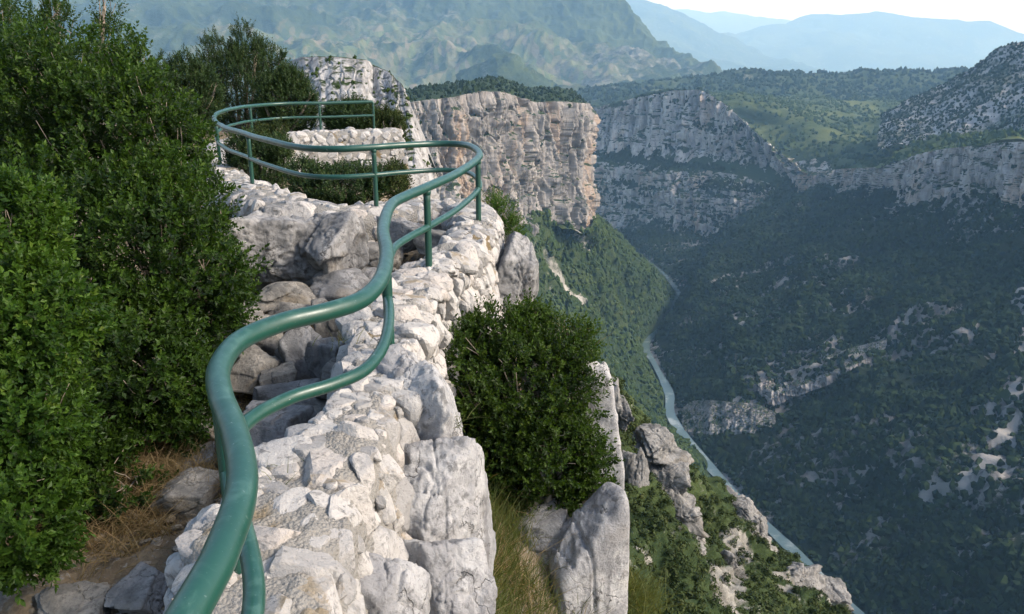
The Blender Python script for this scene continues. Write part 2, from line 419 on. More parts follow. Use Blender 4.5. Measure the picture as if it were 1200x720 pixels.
WALL = m_wall()
MORTAR = m_mortar()
BOULDER = m_boulder()
PALE = m_boulder('pale_outcrop', (0.265, 0.265, 0.267), (0.42, 0.415, 0.405), 1.0, 0.2)
STEPROCK = m_boulder('path_rock', (0.18, 0.172, 0.155), (0.34, 0.315, 0.272), 1.4, 0.7)
CRAG = m_boulder('crag_rock', (0.115, 0.113, 0.106), (0.235, 0.228, 0.212), 0.16, 0.4)
PAINT = m_paint()
BOX = m_leaf('box_leaf', (0.004, 0.011, 0.003), (0.010, 0.026, 0.004), (0.050, 0.096, 0.012))
BOXD = m_leaf('dark_leaf', (0.004, 0.011, 0.003), (0.012, 0.029, 0.004), (0.050, 0.088, 0.011))
BOXY = m_leaf('light_green_leaf', (0.007, 0.019, 0.003), (0.018, 0.046, 0.005), (0.062, 0.118, 0.014))  # lighter green leaf of the nearest box bush and the small plant
JUN = m_leaf('juniper_leaf', (0.008, 0.020, 0.007), (0.017, 0.039, 0.010), (0.042, 0.070, 0.018), 0.15)
BARK = m_plain('bark', (0.12, 0.095, 0.07), (0.27, 0.23, 0.18), 25)
DRY = m_leaf('dry_grass_blade', (0.10, 0.068, 0.032), (0.165, 0.115, 0.058), (0.26, 0.205, 0.115), 0.25, 0.8, 0.1)
GRN = m_leaf('grass_blade', (0.022, 0.040, 0.009), (0.046, 0.068, 0.016), (0.115, 0.118, 0.042), 0.3, 0.7, 0.2)
SOIL = m_soil()
TREE = m_leaf('forest_leaf', (0.007, 0.014, 0.007), (0.011, 0.021, 0.009), (0.030, 0.046, 0.016), 0.0, 0.9, 0.05)  # dark copy: shade of the gorge side is put into these greens
TREEL = m_leaf('sunlit_forest_leaf', (0.018, 0.032, 0.010), (0.030, 0.050, 0.015), (0.058, 0.078, 0.024), 0.0, 0.9, 0.05)  # lit copy of the forest leaf: sunlight is put into the colour
SCRUB = m_leaf('scrub_leaf', (0.011, 0.021, 0.006), (0.022, 0.038, 0.009), (0.055, 0.070, 0.020), 0.1, 0.7, 0.15)

# ------------------------------------------------------------------ green handrail
ZR = -0.78
rail_px = [(232, 700), (262, 640), (281, 585), (283, 545), (273, 502), (259, 465), (257, 432), (280, 400), (330, 378), (385, 364), (425, 349),
           (447, 325), (453, 297), (449, 268), (458, 241), (478, 229), (500, 220.5), (530, 207), (553, 192), (562, 182), (556, 174.5), (540, 169.5), (511, 168.5), (470, 171), (438, 173.5),
           (394, 175), (355, 173), (317, 166), (286, 156.5), (260, 148), (251, 139.5), (256, 132.5), (278, 126.5), (317, 122.5), (375, 121), (437, 119.8)]
rail_xy = [G(x, y, ZR) for x, y in rail_px]
rail_xy = [np.array([-0.62, -1.2, ZR]), np.array([-0.50, -0.3, ZR]), np.array([-0.475, 0.5, ZR])] + rail_xy
rail, rail_s = resample(rail_xy, step=0.025)
zz = np.stack([rail[:, 0] * 0.9, rail[:, 1] * 0.9, rail[:, 0] * 0], 1)
rail[:, 2] = ZR + 0.012 * pn(zz * 1.4)
def rail_at_px(x, y):
    q = G(x, y, ZR); i = np.argmin(np.linalg.norm(rail[:, :2] - q[:2], axis=1)); return i
ZW = -1.31
hr = thing('handrail', 'green painted double tube handrail winding along the stone wall', 'railing', (rail[60, 0], rail[60, 1], ZW))
def local(V, o): return np.asarray(V) - np.array(o.location)
def quadmesh(name, pts, rad, nseg, mat, parent):
    V, Q, C = tube(pts, rad, nseg)
    T = np.vstack([Q[:, [0, 1, 2]], Q[:, [0, 2, 3]], C])
    return mk(name, local(V, parent), T, mat, parent)
wob = 0.0303 + 0.0008 * pn(np.stack([rail_s * 3, rail_s * 0, rail_s * 0], 1))
quadmesh('top_rail', rail, wob, 20, PAINT, hr)
mid = rail.copy(); mid[:, 2] -= 0.255
quadmesh('middle_rail', mid[4:], 0.0225, 16, PAINT, hr)
post_px = [(266, 448), (447.5, 286), (500, 220.5), (559, 186), (438, 173.5), (290, 158), (254, 143), (297, 124.5), (374, 121), (437, 119.8)]
post_i = [rail_at_px(*p) for p in post_px] + [int(np.argmin(np.abs(rail[:, 1] - 0.35)))]
for i in post_i:
    p = rail[i]
    pts = np.array([[p[0], p[1], z] for z in np.linspace(ZW - 0.10, p[2] - 0.008, 9)])
    po = quadmesh('post', pts, 0.0225, 14, PAINT, hr)
    # weld bead where the post meets the top tube
    w = np.array([[p[0], p[1], p[2] - z] for z in (0.048, 0.036, 0.026, 0.02)])
    V, Q, C = tube(w, [0.0235, 0.0265, 0.0275, 0.026], 14); mk('weld_bead', local(V, hr), np.vstack([Q[:, [0, 1, 2]], Q[:, [0, 2, 3]], C]), PAINT, po)

# ------------------------------------------------------------------ stone wall under the rail
near_L = [(200, 690), (196, 650), (215, 610), (245, 580), (290, 543), (350, 503), (398, 468), (404, 430), (406, 400), (412, 375), (440, 345)]
near_R = [(402, 690), (408, 640), (425, 580), (442, 540), (462, 490), (478, 445), (486, 405), (492, 380), (497, 365), (510, 335), (535, 306)]
L = [np.array([-1.00, -1.4, ZW]), np.array([-0.90, 0.2, ZW])] + [G(x, y, ZW) for x, y in near_L]
Rr = [np.array([-0.36, -1.4, ZW]), np.array([-0.38, 0.2, ZW])] + [G(x, y, ZW) for x, y in near_R]
# from the outer bend on, the wall follows the rail
i0 = rail_at_px(540, 202)
tan = np.gradient(rail, axis=0); tan /= np.linalg.norm(tan, axis=1, keepdims=True)
lnorm = np.stack([-tan[:, 1], tan[:, 0], tan[:, 2] * 0], 1)      # left of travel = inner side
bend = list(range(i0, len(rail), 14))
for k, i in enumerate(bend):
    s = (i - i0) / (len(rail) - i0)
    inner = np.interp(s, [0, 0.12, 0.25, 0.4, 0.55, 0.7, 0.8, 1.0], [0.20, 0.24, 0.38, 0.46, 0.42, 0.35, 0.30, 0.30])
    outer = np.interp(s, [0, 0.12, 0.25, 0.5, 0.7, 1.0], [0.17, 0.20, 0.24, 0.20, 0.16, 0.25])
    p = rail[i].copy(); p[2] = ZW
    L.append(p + lnorm[i] * inner); Rr.append(p - lnorm[i] * outer)
p = rail[-1].copy(); p[2] = ZW; e = tan[-1] * 0.55
L.append(p + e + lnorm[-1] * 0.30); Rr.append(p + e - lnorm[-1] * 0.25)
L = np.array(L); Rr = np.array(Rr)
t = np.linspace(0, len(L) - 1, (len(L) - 1) * 30 + 1)
Lc, Rc = catmull(L, t=t), catmull(Rr, t=t)
mid_ = 0.5 * (Lc + Rc); s = np.concatenate([[0], np.cumsum(np.linalg.norm(np.diff(mid_, axis=0), axis=1))])
def wstep(y): return np.clip(0.0042 * y, 0.010, 0.045)
ss = [0.0]
while ss[-1] < s[-1]:
    yv = np.interp(ss[-1], s, mid_[:, 1]); ss.append(ss[-1] + (0.03 if yv < 0.8 else wstep(yv)))
ss = np.array(ss); ss[-1] = s[-1]
Lw = np.stack([np.interp(ss, s, Lc[:, k]) for k in range(3)], 1); Rw = np.stack([np.interp(ss, s, Rc[:, k]) for k in range(3)], 1)
Lw, Rw = [np.apply_along_axis(lambda a: np.convolve(np.pad(a, 6, 'edge'), np.ones(13) / 13, 'valid'), 0, A) for A in (Lw, Rw)]
across = Rw - Lw; wid = np.linalg.norm(across, axis=1); across /= wid[:, None]
nprof = 220
pu = np.linspace(-1.0, 1.0, nprof)                                 # -1 left foot, 0 top centre, 1 right foot
HL, HRr = 0.75, 1.25
Gw = np.zeros((len(ss), nprof, 3)); Nw = np.zeros_like(Gw); vv = np.zeros((len(ss), nprof))
rc = 0.10
for j in range(len(ss)):
    w = wid[j]
    prof = np.array([[-0.02, -HL], [0.0, -rc], [rc * 0.3, -rc * 0.3], [rc, 0], [w - rc * 1.3, 0], [w - rc * 0.35, -rc * 0.35], [w, -rc * 1.4], [w + 0.06, -0.5], [w + 0.10, -HRr]])
    sl = np.concatenate([[0], np.cumsum(np.linalg.norm(np.diff(prof, axis=0), axis=1))])
    if j == 0: vt = None
    v = np.linspace(0, sl[-1], nprof)
    x = np.interp(v, sl, prof[:, 0]); z = np.interp(v, sl, prof[:, 1])
    dx = np.gradient(x); dz = np.gradient(z); k = np.hypot(dx, dz)
    nx, nz_ = -dz / k, dx / k
    Gw[j] = Lw[j] + across[j] * x[:, None]; Gw[j, :, 2] += z
    Nw[j] = across[j] * nx[:, None]; Nw[j, :, 2] += nz_
    vv[j] = v - (HL + 0.3 * w)
uu = np.repeat(ss[:, None], nprof, 1)
u, v = uu.ravel(), vv.ravel(); P3 = Gw.reshape(-1, 3)
wu = u + 0.045 * fbm(P3 * 5, 3, 3); wv = v + 0.045 * fbm(P3 * 5, 3, 33)
# the mortared core: lumpy and granular
slump = 0.035 * fbm(P3 * 1.3, 3, 18) + 0.022 * fbm(P3 * 4, 2, 19)
disp = slump + 0.009 * fbm(P3 * 14, 4, 8) + 0.006 * ridged(P3 * 34, 2, 11) - 0.004
Wv = P3 + Nw.reshape(-1, 3) * disp[:, None]
Wg = Wv.reshape(len(ss), nprof, 3)
Sg = (P3 + Nw.reshape(-1, 3) * slump[:, None]).reshape(len(ss), nprof, 3)
endc = Wg[-1].mean(0); Wg = np.concatenate([Wg, [endc + (Wg[-1] - endc) * k for k in (0.75, 0.4, 0.02)]], 0)
wt = thing('stone_wall', 'long low white limestone wall of mortared rubble carrying the green handrail', 'stone wall', (float(Lw[60, 0]), float(Lw[60, 1]), ZW - HL))
core = sheet('mortar', Wg - np.array(wt.location), MORTAR, None, True, wt)
core.data.flip_normals()

# the stones bedded in it: broken limestone, wedged together by size
rs = np.random.default_rng(77)
def stone_variant(seed, level):
    r = np.random.default_rng(seed); D, T = ico(level); k = r.integers(5, 8)
    an = np.sort(r.uniform(0, 2 * np.pi, k) * 0.35 + np.arange(k) * 2 * np.pi / k)
    N = [[np.cos(a_), np.sin(a_), r.uniform(-.1, .45)] for a_ in an]; dd = list(r.uniform(.74, 1.0, k))
    N.append([r.normal() * .16, r.normal() * .16, 1]); dd.append(r.uniform(.50, .72))
    N.append([0, 0, -1]); dd.append(.7)
    for _ in range(5): N.append([r.normal(), r.normal(), r.uniform(.4, 1.2)]); dd.append(r.uniform(.60, .86))
    N = np.array(N); N /= np.linalg.norm(N, axis=1, keepdims=True)
    dot = np.clip(D @ N.T, 0, None) / np.array(dd); rad = np.minimum((dot ** 70).sum(1) ** (-1 / 70.), 1.14)
    V = D * rad[:, None]
    q = V + seed * 3.1
    d = .035 * fbm(q * 1.6, 2, seed) + .030 * np.abs(fbm(q * 3.1, 2, seed + 3)) + .014 * fbm(q * 9, 3, seed + 5)
    return V + D * d[:, None], T
variants = {lv: [stone_variant(900 + k, lv) for k in range(14)] for lv in (2, 3, 4)}
vL = np.linalg.norm(np.diff(P3.reshape(len(ss), nprof, 3), axis=1), axis=2).sum(1)
SU = ss; placed = np.zeros((0, 3)); vmin, vmax = -HL - .2, 1.0 + HRr
def v_range(u_): return vv[np.searchsorted(SU, u_).clip(0, len(SU) - 1)]
u_end = ss[-1]
for rr_, cnt in ((.122, 260), (.102, 800), (.084, 1900), (.066, 4200), (.052, 6500), (.041, 9000), (.030, 11000)):
    cu_ = rs.uniform(0.7, u_end - 0.02, cnt); far_k = np.interp(cu_, SU, mid_y := np.interp(ss, s, mid_[:, 1]))
    lo = np.interp(cu_, SU, vv[:, 0]); hi = np.interp(cu_, SU, vv[:, -1]); cv2 = rs.uniform(lo, hi)
    new = []
    for x_, y_, f_ in zip(cu_, cv2, far_k):
        if rr_ < .05 and f_ > 7.5: continue
        r0 = rr_ * rs.uniform(.88, 1.12)
        near_ = placed[np.abs(placed[:, 0] - x_) < .32] if len(placed) else placed
        if len(near_) and (np.hypot(near_[:, 0] - x_, near_[:, 1] - y_) < .76 * (near_[:, 2] + r0)).any(): continue
        placed = np.vstack([placed, [x_, y_, r0]])
tU = np.gradient(Sg, axis=0); mbS = MB()
for x_, y_, r0 in placed:
    i = min(np.searchsorted(SU, x_), len(SU) - 1); j = int(np.argmin(np.abs(vv[i] - y_)))
    n_ = Nw[i, j]; p_ = Sg[i, j]; t_ = tU[i, j] - n_ * (tU[i, j] @ n_); t_ /= np.linalg.norm(t_); b_ = np.cross(n_, t_)
    top = n_[2] > .75; dist_ = np.linalg.norm(p_)
    lv = 4 if dist_ < 4.6 and r0 > .05 else 3
    Vv, Tt = variants[lv][rs.integers(14)]
    a_ = rs.uniform(0, 6.283) if rs.random() < .5 else rs.normal() * .3
    ca, sa = np.cos(a_), np.sin(a_); el = rs.uniform(.82, 1.25)
    tl = rs.normal(size=2) * (.07 if top else .15)
    nn = n_ + tl[0] * t_ + tl[1] * b_; nn /= np.linalg.norm(nn)
    e1 = t_ * ca + b_ * sa; e1 = e1 - nn * (e1 @ nn); e1 /= np.linalg.norm(e1); e2 = np.cross(nn, e1)
    hgt = r0 * (rs.uniform(.55, .8) if top else rs.uniform(.7, 1.0)); pro = rs.uniform(-.001, .014) + (.0 if top else .010) + .08 * r0 * rs.random()
    cpos = p_ + n_ * (pro - hgt * .62)
    W3 = cpos + (Vv[:, 0:1] * e1 * el + Vv[:, 1:2] * e2 / el) * r0 * 1.08 + Vv[:, 2:3] * nn * hgt
    mbS.add(W3 - np.array(wt.location), Tt, float(rs.random()))
mbS.build('stonework', WALL, wt, False)

# ------------------------------------------------------------------ ground of the promontory
ctrlp = np.array([(-1.7, 2.9, -2.02), (-2.5, 3.4, -1.95), (-1.3, 4.3, -2.02), (-1.65, 5.0, -1.95), (-1.57, 5.5, -1.86), (-1.35, 6.25, -1.74), (-.9, 7.0, -1.66), (-2, 6.8, -1.6), (-3.2, 8, -1.55),
                  (-4.6, 10, -1.40), (-5, 13, -1.42), (-2.4, 9.8, -1.75), (-2.5, 11.5, -1.8), (-1.2, 10, -2.4), (-.3, 11, -4.5), (-3, 14, -2.2), (-1.5, 14, -2.9), (-3, 18, -1.9), (-6, 18, -1.5), (-8, 12, -1.2), (-6, 6, -1.4), (-4, 3, -1.7),
                  (-4, 0, -1.9), (-1.5, 0, -2.05), (-.6, -1, -2.0), (-1.0, 1.2, -2.05), (-10, 20, -1.5), (-4, 23, -3.5), (-8, 27, -3), (-10, 4, -1), (-10, -2, -1.2)])
def hground(x, y):
    num = 0; den = 0
    for a, b, c in ctrlp:
        w = 1.0 / ((x - a) ** 2 + (y - b) ** 2 + 0.12) ** 2; num = num + w * c; den = den + w
    z = num / den
    bx = np.interp(y, [-3, 0, 2, 3, 4, 5.5, 7, 7.6, 8.4, 9.5, 12, 15, 16.5, 30], [-.42, -.42, -.5, -.5, -.5, -.42, -.2, -.35, -1.0, -1.3, -1.2, -1.6, -2.2, -4])
    return z - 3.5 * np.maximum(0, x - bx)
ny, nx = 520, 380
ys = np.concatenate([np.linspace(-2.5, 8, 340, endpoint=False), np.linspace(8, 28, 180)]); xs = np.concatenate([np.linspace(-11, -3.2, 120, endpoint=False), np.linspace(-3.2, 1.0, 260)])
X, Y = np.meshgrid(xs, ys); Z = hground(X, Y)
p = np.stack([X.ravel(), Y.ravel(), Z.ravel()], 1)
Z = Z.ravel() + 0.05 * fbm(p * 1.6, 4, 50) + 0.035 * ridged(p * 4.5, 3, 51) - 0.03 + 0.012 * fbm(p * 22, 2, 52)
p[:, 2] = Z
gr = sheet('ground', p.reshape(ny, nx, 3), SOIL); struct(gr)
def zg(x, y): return float(hground(np.array([x]), np.array([y]))[0])

# ------------------------------------------------------------------ boulders and rocks on the path
def rock_px(px, py, d, wpx, hpx, depth, seed, label, mat=BOULDER, name='boulder', rot=0.0, group=None, **kw):
    c = P(px, py, d); k = d / F
    return rock(name, c, (wpx * k / 2 * 1.08, depth / 2, hpx * k / 2 * 1.12), seed, mat, label, 'boulder' if name == 'boulder' else 'rock', group, (0, 0, rot), **kw)
rock_px(322, 296, 6.3, 118, 100, 0.85, 31, 'big pale grey boulder beside the dark shrub, with rounded top and cracked face', rot=0.3, level=6, rough=0.055, crack=0.05, sharp=18, cuts=12)
rock_px(394, 294, 6.2, 80, 88, 0.7, 36, 'rounded grey boulder squeezed between the bigger boulder and the rail', rot=-0.2, level=6, rough=0.05, crack=0.04, sharp=18, cuts=12)
rock_px(400, 336, 5.9, 74, 34, 0.45, 41, 'flat grey block lying under the rounded boulder, next to the rail', rot=0.1, level=5, rough=0.035, sharp=16)
rock_px(335, 344, 5.75, 66, 24, 0.4, 44, 'tan weathered slab at the foot of the big boulder', mat=STEPROCK, level=5, rough=0.04, name='rock')
steps = [  # px, py, d, w, h, depth, label
    (354, 413, 5.2, 56, 62, .30, 'upright cracked grey block in the middle of the rocky steps'),
    (312, 400, 5.35, 40, 44, .25, 'small squared grey rock left of the upright cracked block'),
    (386, 382, 5.5, 34, 44, .25, 'narrow tan rock under the upper tube, right of the upright block'),
    (388, 424, 5.0, 34, 50, .25, 'dark narrow rock in the corner against the wall'),
    (296, 436, 5.0, 40, 34, .30, 'blunt grey rock on dry grass beside the near bend of the rail'),
    (327, 447, 4.9, 36, 28, .25, 'small dusty rock above the lower tube'),
    (344, 470, 4.75, 80, 38, .35, 'long low grey step rock just below the lower tube'),
    (356, 492, 4.55, 46, 36, .28, 'rounded dark grey rock tucked against the inside of the wall'),
    (392, 452, 4.75, 36, 46, .25, 'shaded grey rock standing against the inside of the wall'),
    (316, 520, 4.1, 96, 72, .50, 'broad flat grey slab on the path beside the near bend of the rail'),
    (292, 372, 5.6, 36, 26, .25, 'little pale rock at the edge of the dark shrub'),
    (342, 368, 5.6, 48, 24, .25, 'flat tan rock below the weathered slab'),
    (424, 330, 6.3, 40, 30, .30, 'dark slab on the stair beside the tall bend of the rail'),
    (252, 500, 4.4, 46, 26, .28, 'grey rock in the dry grass left of the near bend'),
    (222, 580, 3.9, 68, 44, .40, 'grey rock half hidden under the shrub beside the wall'),
    (160, 690, 3.2, 70, 30, .30, 'dusty rock at the foot of the wall among dry stalks'),
    (90, 712, 3.1, 80, 30, .30, 'low grey rock on bare soil under the shrub'),
    (12, 706, 3.2, 46, 46, .30, 'pale rock in the corner below the near light green shrub'),
    (236, 542, 4.2, 40, 22, .25, 'small tan rock between the shrub and the broad slab'),
    (448, 300, 6.9, 50, 34, .35, 'grey block in the sheltered corner behind the rail bend'),
    (520, 283, 6.9, 60, 26, .35, 'flat stone on the inside of the far wall bend'),
    (470, 275, 7.1, 60, 34, .3, 'square grey block built into the low step by the far bend'),
]
for k, (px, py, d, w, h, dp, lb) in enumerate(steps):
    rock_px(px, py, d, w, h, dp, 100 + k * 3, lb, mat=STEPROCK if k % 3 else BOULDER, name='rock', group='rocks on the stepped path', rot=rng.uniform(-.45, .45), level=6 if d < 5 else 5, rough=0.035, crack=0.02 if k % 2 else 0, sharp=38, cuts=3 if k < 13 else 8, blocks=.15)

# outcrops on the drop side of the wall
OC = dict(level=6, rough=0.05, crack=0.035, sharp=22, cuts=7, blocks=.10)
rock_px(500, 528, 3.62, 86, 220, 0.5, 242, 'pale rough outcrop bulging from under the wall top, left of the round dark shrub', mat=PALE, name='boulder', rot=0.2, **{**OC, 'cuts': 10})
rock_px(514, 622, 3.42, 116, 260, 0.55, 247, 'broad pale bedrock face standing out furthest beside the grassy ledge', mat=PALE, name='boulder', rot=-0.1, **{**OC, 'cuts': 12, 'blocks': .08})
rock_px(526, 712, 3.1, 84, 150, 0.45, 213, 'grey foot of the bedrock face beside the grass', mat=PALE, name='boulder', rot=0.3, **OC)
rock_px(452, 735, 2.72, 90, 170, 0.30, 216, 'flat grey rock face at the base of the rubble wall', mat=PALE, name='boulder', rot=0.1, **{**OC, 'rough': 0.04})
rock_px(606, 318, 6.9, 52, 98, 0.7, 221, 'smooth grey boulder holding up the outside of the far wall bend', mat=BOULDER, name='boulder', **{**OC, 'rough': 0.05})
SLAB = dict(level=6, rough=0.04, crack=0.015, sharp=11, cuts=2, blocks=.07, nb=8)
rock_px(669, 732, 5.2, 76, 280, 0.6, 295, 'broad smooth pale slab of rock below the round dark shrub', mat=PALE, name='boulder', rot=0.15, **SLAB)
rock_px(683, 525, 5.9, 66, 205, 0.6, 284, 'upper pale rock slab behind the round dark shrub, over the valley', mat=PALE, name='boulder', rot=-.1, **SLAB)
rock_px(628, 625, 5.2, 70, 60, 0.5, 236, 'grey rock at the roots of the round dark shrub', mat=BOULDER, name='boulder', **{**OC, 'level': 5})

# ledge that carries the round shrub and the grass
led = loft([[P(520, 760, 3.4), P(585, 790, 4.0), P(650, 800, 4.6), P(715, 830, 4.9), P(745, 1000, 5.2)],
            [P(540, 640, 4.3), P(590, 650, 4.8), P(640, 655, 5.1), P(690, 700, 5.3), P(730, 900, 5.8)],
            [P(520, 560, 5.2), P(590, 565, 5.6), P(640, 560, 5.9), P(690, 640, 6.0), P(720, 800, 6.6)],
            [P(510, 470, 6.4), P(580, 470, 6.8), P(640, 480, 7.0), P(680, 560, 7.2), P(700, 700, 7.8)],
            [P(560, 480, 8.5), P(600, 520, 8.8), P(640, 560, 9), P(670, 640, 9), P(690, 760, 9.5)]], 120, 120)
pp = led.reshape(-1, 3); led = led + (gridnormals(led).reshape(-1, 3) * (0.05 * fbm(pp * 2.5, 4, 60) + 0.03 * ridged(pp * 6, 3, 61))[:, None]).reshape(led.shape)
struct(sheet('ledge', led, SOIL))

# ------------------------------------------------------------------ foliage
def crown(blobs, n, Ls, leaf, pairs, seed, up=0.5, spread=0.55, aspect=0.5, shell=0.28, clump=0.25, flat=0.0):
    """opposite-leaved sprigs spread through the outer part of overlapping lobes"""
    r = np.random.default_rng(seed); B = np.array(blobs, dtype=float)
    area = (B[:, 3] * B[:, 4] + B[:, 4] * B[:, 5] + B[:, 3] * B[:, 5])
    k = r.choice(len(B), size=int(n * 1.6), p=area / area.sum())
    D = r.normal(size=(len(k), 3)); D /= np.linalg.norm(D, axis=1, keepdims=True)
    lump = 1 + clump * fbm((B[k, :3] + D * B[k, 3:6]) * (1.6 / np.mean(B[:, 3:6]) ** 0.5), 3, seed)
    rad = (1 - np.abs(r.normal(size=len(k))) * shell) * lump
    O = B[k, :3] + D * B[k, 3:6] * rad[:, None]
    keep = np.ones(len(k), bool)
    for b in range(len(B)):
        q = np.linalg.norm((O - B[b, :3]) / B[b, 3:6], axis=1); keep &= ~((q < 0.62) & (k != b))
    back = D[:, 1] > 0.35
    keep &= ~(back & (r.random(len(k)) < 0.45))
    keep &= fbm(O * (2.6 / np.mean(B[:, 3:6]) ** 0.5), 3, seed + 5) > -0.17
    O, D = O[keep][:n], D[keep][:n]; n = len(O)
    A = D * (1 - up) + np.array([0, 0, 1.0]) * up + r.normal(size=(n, 3)) * spread * 0.6
    A /= np.linalg.norm(A, axis=1, keepdims=True)
    ref = r.normal(size=(n, 3)); S = np.cross(A, ref); S /= np.linalg.norm(S, axis=1, keepdims=True); W = np.cross(A, S)
    Ln = Ls * r.uniform(0.6, 1.3, n)
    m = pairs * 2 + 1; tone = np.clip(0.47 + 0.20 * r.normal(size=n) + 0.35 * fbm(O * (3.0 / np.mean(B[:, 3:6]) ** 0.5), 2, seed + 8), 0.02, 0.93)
    Vs = []; Rn = []
    for j in range(m):
        pr = j // 2; tpos = (pr + 0.5) / pairs if j < m - 1 else 1.0
        ang = pr * 1.57 + (np.pi if j % 2 else 0) + r.normal(size=n) * 0.35
        side = S * np.cos(ang)[:, None] + W * np.sin(ang)[:, None]
        op = (0.75 - 0.4 * tpos) if j < m - 1 else 0.05
        ax = A * (1 - op * 0.75)[..., None] if not np.isscalar(op) else A * (1 - op * 0.75)
        ax = ax + side * (op + 0.25) + r.normal(size=(n, 3)) * 0.15; ax /= np.linalg.norm(ax, axis=1, keepdims=True)
        base = O + A * (Ln * tpos)[:, None]
        wd = np.cross(ax, A + 0.3 * r.normal(size=(n, 3))); wd /= np.linalg.norm(wd, axis=1, keepdims=True) + 1e-9
        nm = np.cross(wd, ax)
        ll = leaf * r.uniform(0.7, 1.2, n) * (0.75 + 0.25 * (1 - tpos)); hw = ll * aspect * 0.5
        b0 = base; b1 = base + ax * (ll * 0.5)[:, None] + wd * hw[:, None] + nm * (hw * 0.35)[:, None]; b2 = base + ax * ll[:, None]; b3 = base + ax * (ll * 0.5)[:, None] - wd * hw[:, None] + nm * (hw * 0.35)[:, None]
        Vs.append(np.stack([b0, b1, b2, b3], 1))
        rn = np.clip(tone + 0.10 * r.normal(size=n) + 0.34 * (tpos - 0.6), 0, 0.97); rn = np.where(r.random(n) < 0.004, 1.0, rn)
        Rn.append(np.repeat(rn[:, None], 4, 1))
    V = np.stack(Vs, 1).reshape(-1, 3); RN = np.stack(Rn, 1).reshape(-1)
    return V, np.arange(len(V)).reshape(-1, 4), RN, (O, A, Ln)

def limb(mb, r, a, b, r0, r1, wig=0.06, n=9):
    t = np.linspace(0, 1, n)[:, None]; a = np.array(a); b = np.array(b); ln = np.linalg.norm(b - a)
    pts = a + (b - a) * t; pts[1:-1] += np.cumsum(r.normal(size=(n - 2, 3)), 0) * wig * ln / n ** 0.5 * 0.5
    mb.tube(pts, np.linspace(r0, r1, n), 6); return pts

def shrub(label, base, blobs, n, Ls, leaf, pairs, seed, mat, name='shrub', cat='shrub', group=None, stems=5, rstem=0.03, trunk='stem', twigs=60, **kw):
    o = thing(name, label, cat, tuple(base), group)
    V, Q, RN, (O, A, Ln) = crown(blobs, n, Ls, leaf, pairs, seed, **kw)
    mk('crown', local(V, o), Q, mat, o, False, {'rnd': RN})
    r = np.random.default_rng(seed + 1); mb = MB(); B = np.array(blobs)
    base = np.array(base, dtype=float)
    for i in range(max(stems, len(B))):
        b = B[i % len(B)]; tgt = b[:3] + r.normal(size=3) * b[3:6] * 0.25
        st = base + r.normal(size=3) * [0.06, 0.06, 0] * (rstem / 0.03); st[2] = base[2] - 0.05
        pts = limb(mb, r, st, tgt, rstem * r.uniform(.6, 1), rstem * 0.35)
        for q in range(max(1, twigs // max(stems, len(B)))):
            s0 = pts[r.integers(3, len(pts))]; D = r.normal(size=3); D[2] = abs(D[2]); D /= np.linalg.norm(D)
            limb(mb, r, s0, b[:3] + D * b[3:6] * r.uniform(0.75, 1.02), rstem * 0.22, rstem * 0.06, 0.08, 7)
    mb.V = [local(v, o) for v in mb.V]
    mb.build(trunk, BARK, o)
    return o

def blob(px, py, d, wpx, hpx, dep=None):
    c = P(px, py, d); k = d / F
    return (*c, wpx * k / 2, (dep if dep else wpx * k * 0.8) / 2, hpx * k / 2)

zb = lambda x, y: (x, y, zg(x, y))
# the big dark box shrub on the left, up to the rail loop
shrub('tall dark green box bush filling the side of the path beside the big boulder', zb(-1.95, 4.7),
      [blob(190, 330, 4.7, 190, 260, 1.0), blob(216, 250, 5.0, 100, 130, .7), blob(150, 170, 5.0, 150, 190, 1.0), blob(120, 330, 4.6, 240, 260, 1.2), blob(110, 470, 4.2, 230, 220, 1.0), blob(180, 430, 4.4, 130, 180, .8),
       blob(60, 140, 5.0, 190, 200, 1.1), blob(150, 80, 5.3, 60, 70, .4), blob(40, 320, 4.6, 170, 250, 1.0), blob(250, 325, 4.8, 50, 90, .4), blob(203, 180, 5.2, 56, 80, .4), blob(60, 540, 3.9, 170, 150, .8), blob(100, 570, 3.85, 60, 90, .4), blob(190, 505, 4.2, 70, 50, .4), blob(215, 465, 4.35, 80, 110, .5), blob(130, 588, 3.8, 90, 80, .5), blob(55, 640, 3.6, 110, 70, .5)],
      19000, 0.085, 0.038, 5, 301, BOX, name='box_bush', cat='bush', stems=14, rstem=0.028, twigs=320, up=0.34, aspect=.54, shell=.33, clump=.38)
shrub('lighter green box bush nearest the viewer, low on the side away from the rail', zb(-2.15, 3.0),
      [blob(15, 290, 3.3, 90, 150, .5), blob(35, 380, 3.2, 120, 160, .6), blob(-30, 450, 3.1, 150, 220, .6), blob(30, 500, 3.1, 110, 150, .5), blob(20, 610, 2.95, 110, 130, .5)],
      4600, 0.08, 0.035, 5, 311, BOXY, name='box_bush', cat='bush', stems=6, rstem=0.018, twigs=60, up=0.32, aspect=.56)
shrub('spiky topped evergreen bush rising above the tall box bush at the edge', zb(-4.0, 6.4),
      [blob(20, 70, 6.3, 110, 130, .9), blob(72, 45, 6.4, 36, 90, .4), blob(40, 140, 6.2, 160, 120, .9), blob(66, 15, 6.4, 18, 40, .2), blob(125, 62, 6.5, 50, 60, .4), blob(128, 15, 6.5, 22, 60, .25), blob(-20, 20, 6.3, 60, 120, .8)],
      3800, 0.10, 0.026, 6, 321, BOX, name='evergreen_bush', cat='bush', stems=6, rstem=0.035, twigs=60, up=0.6, spread=.4)
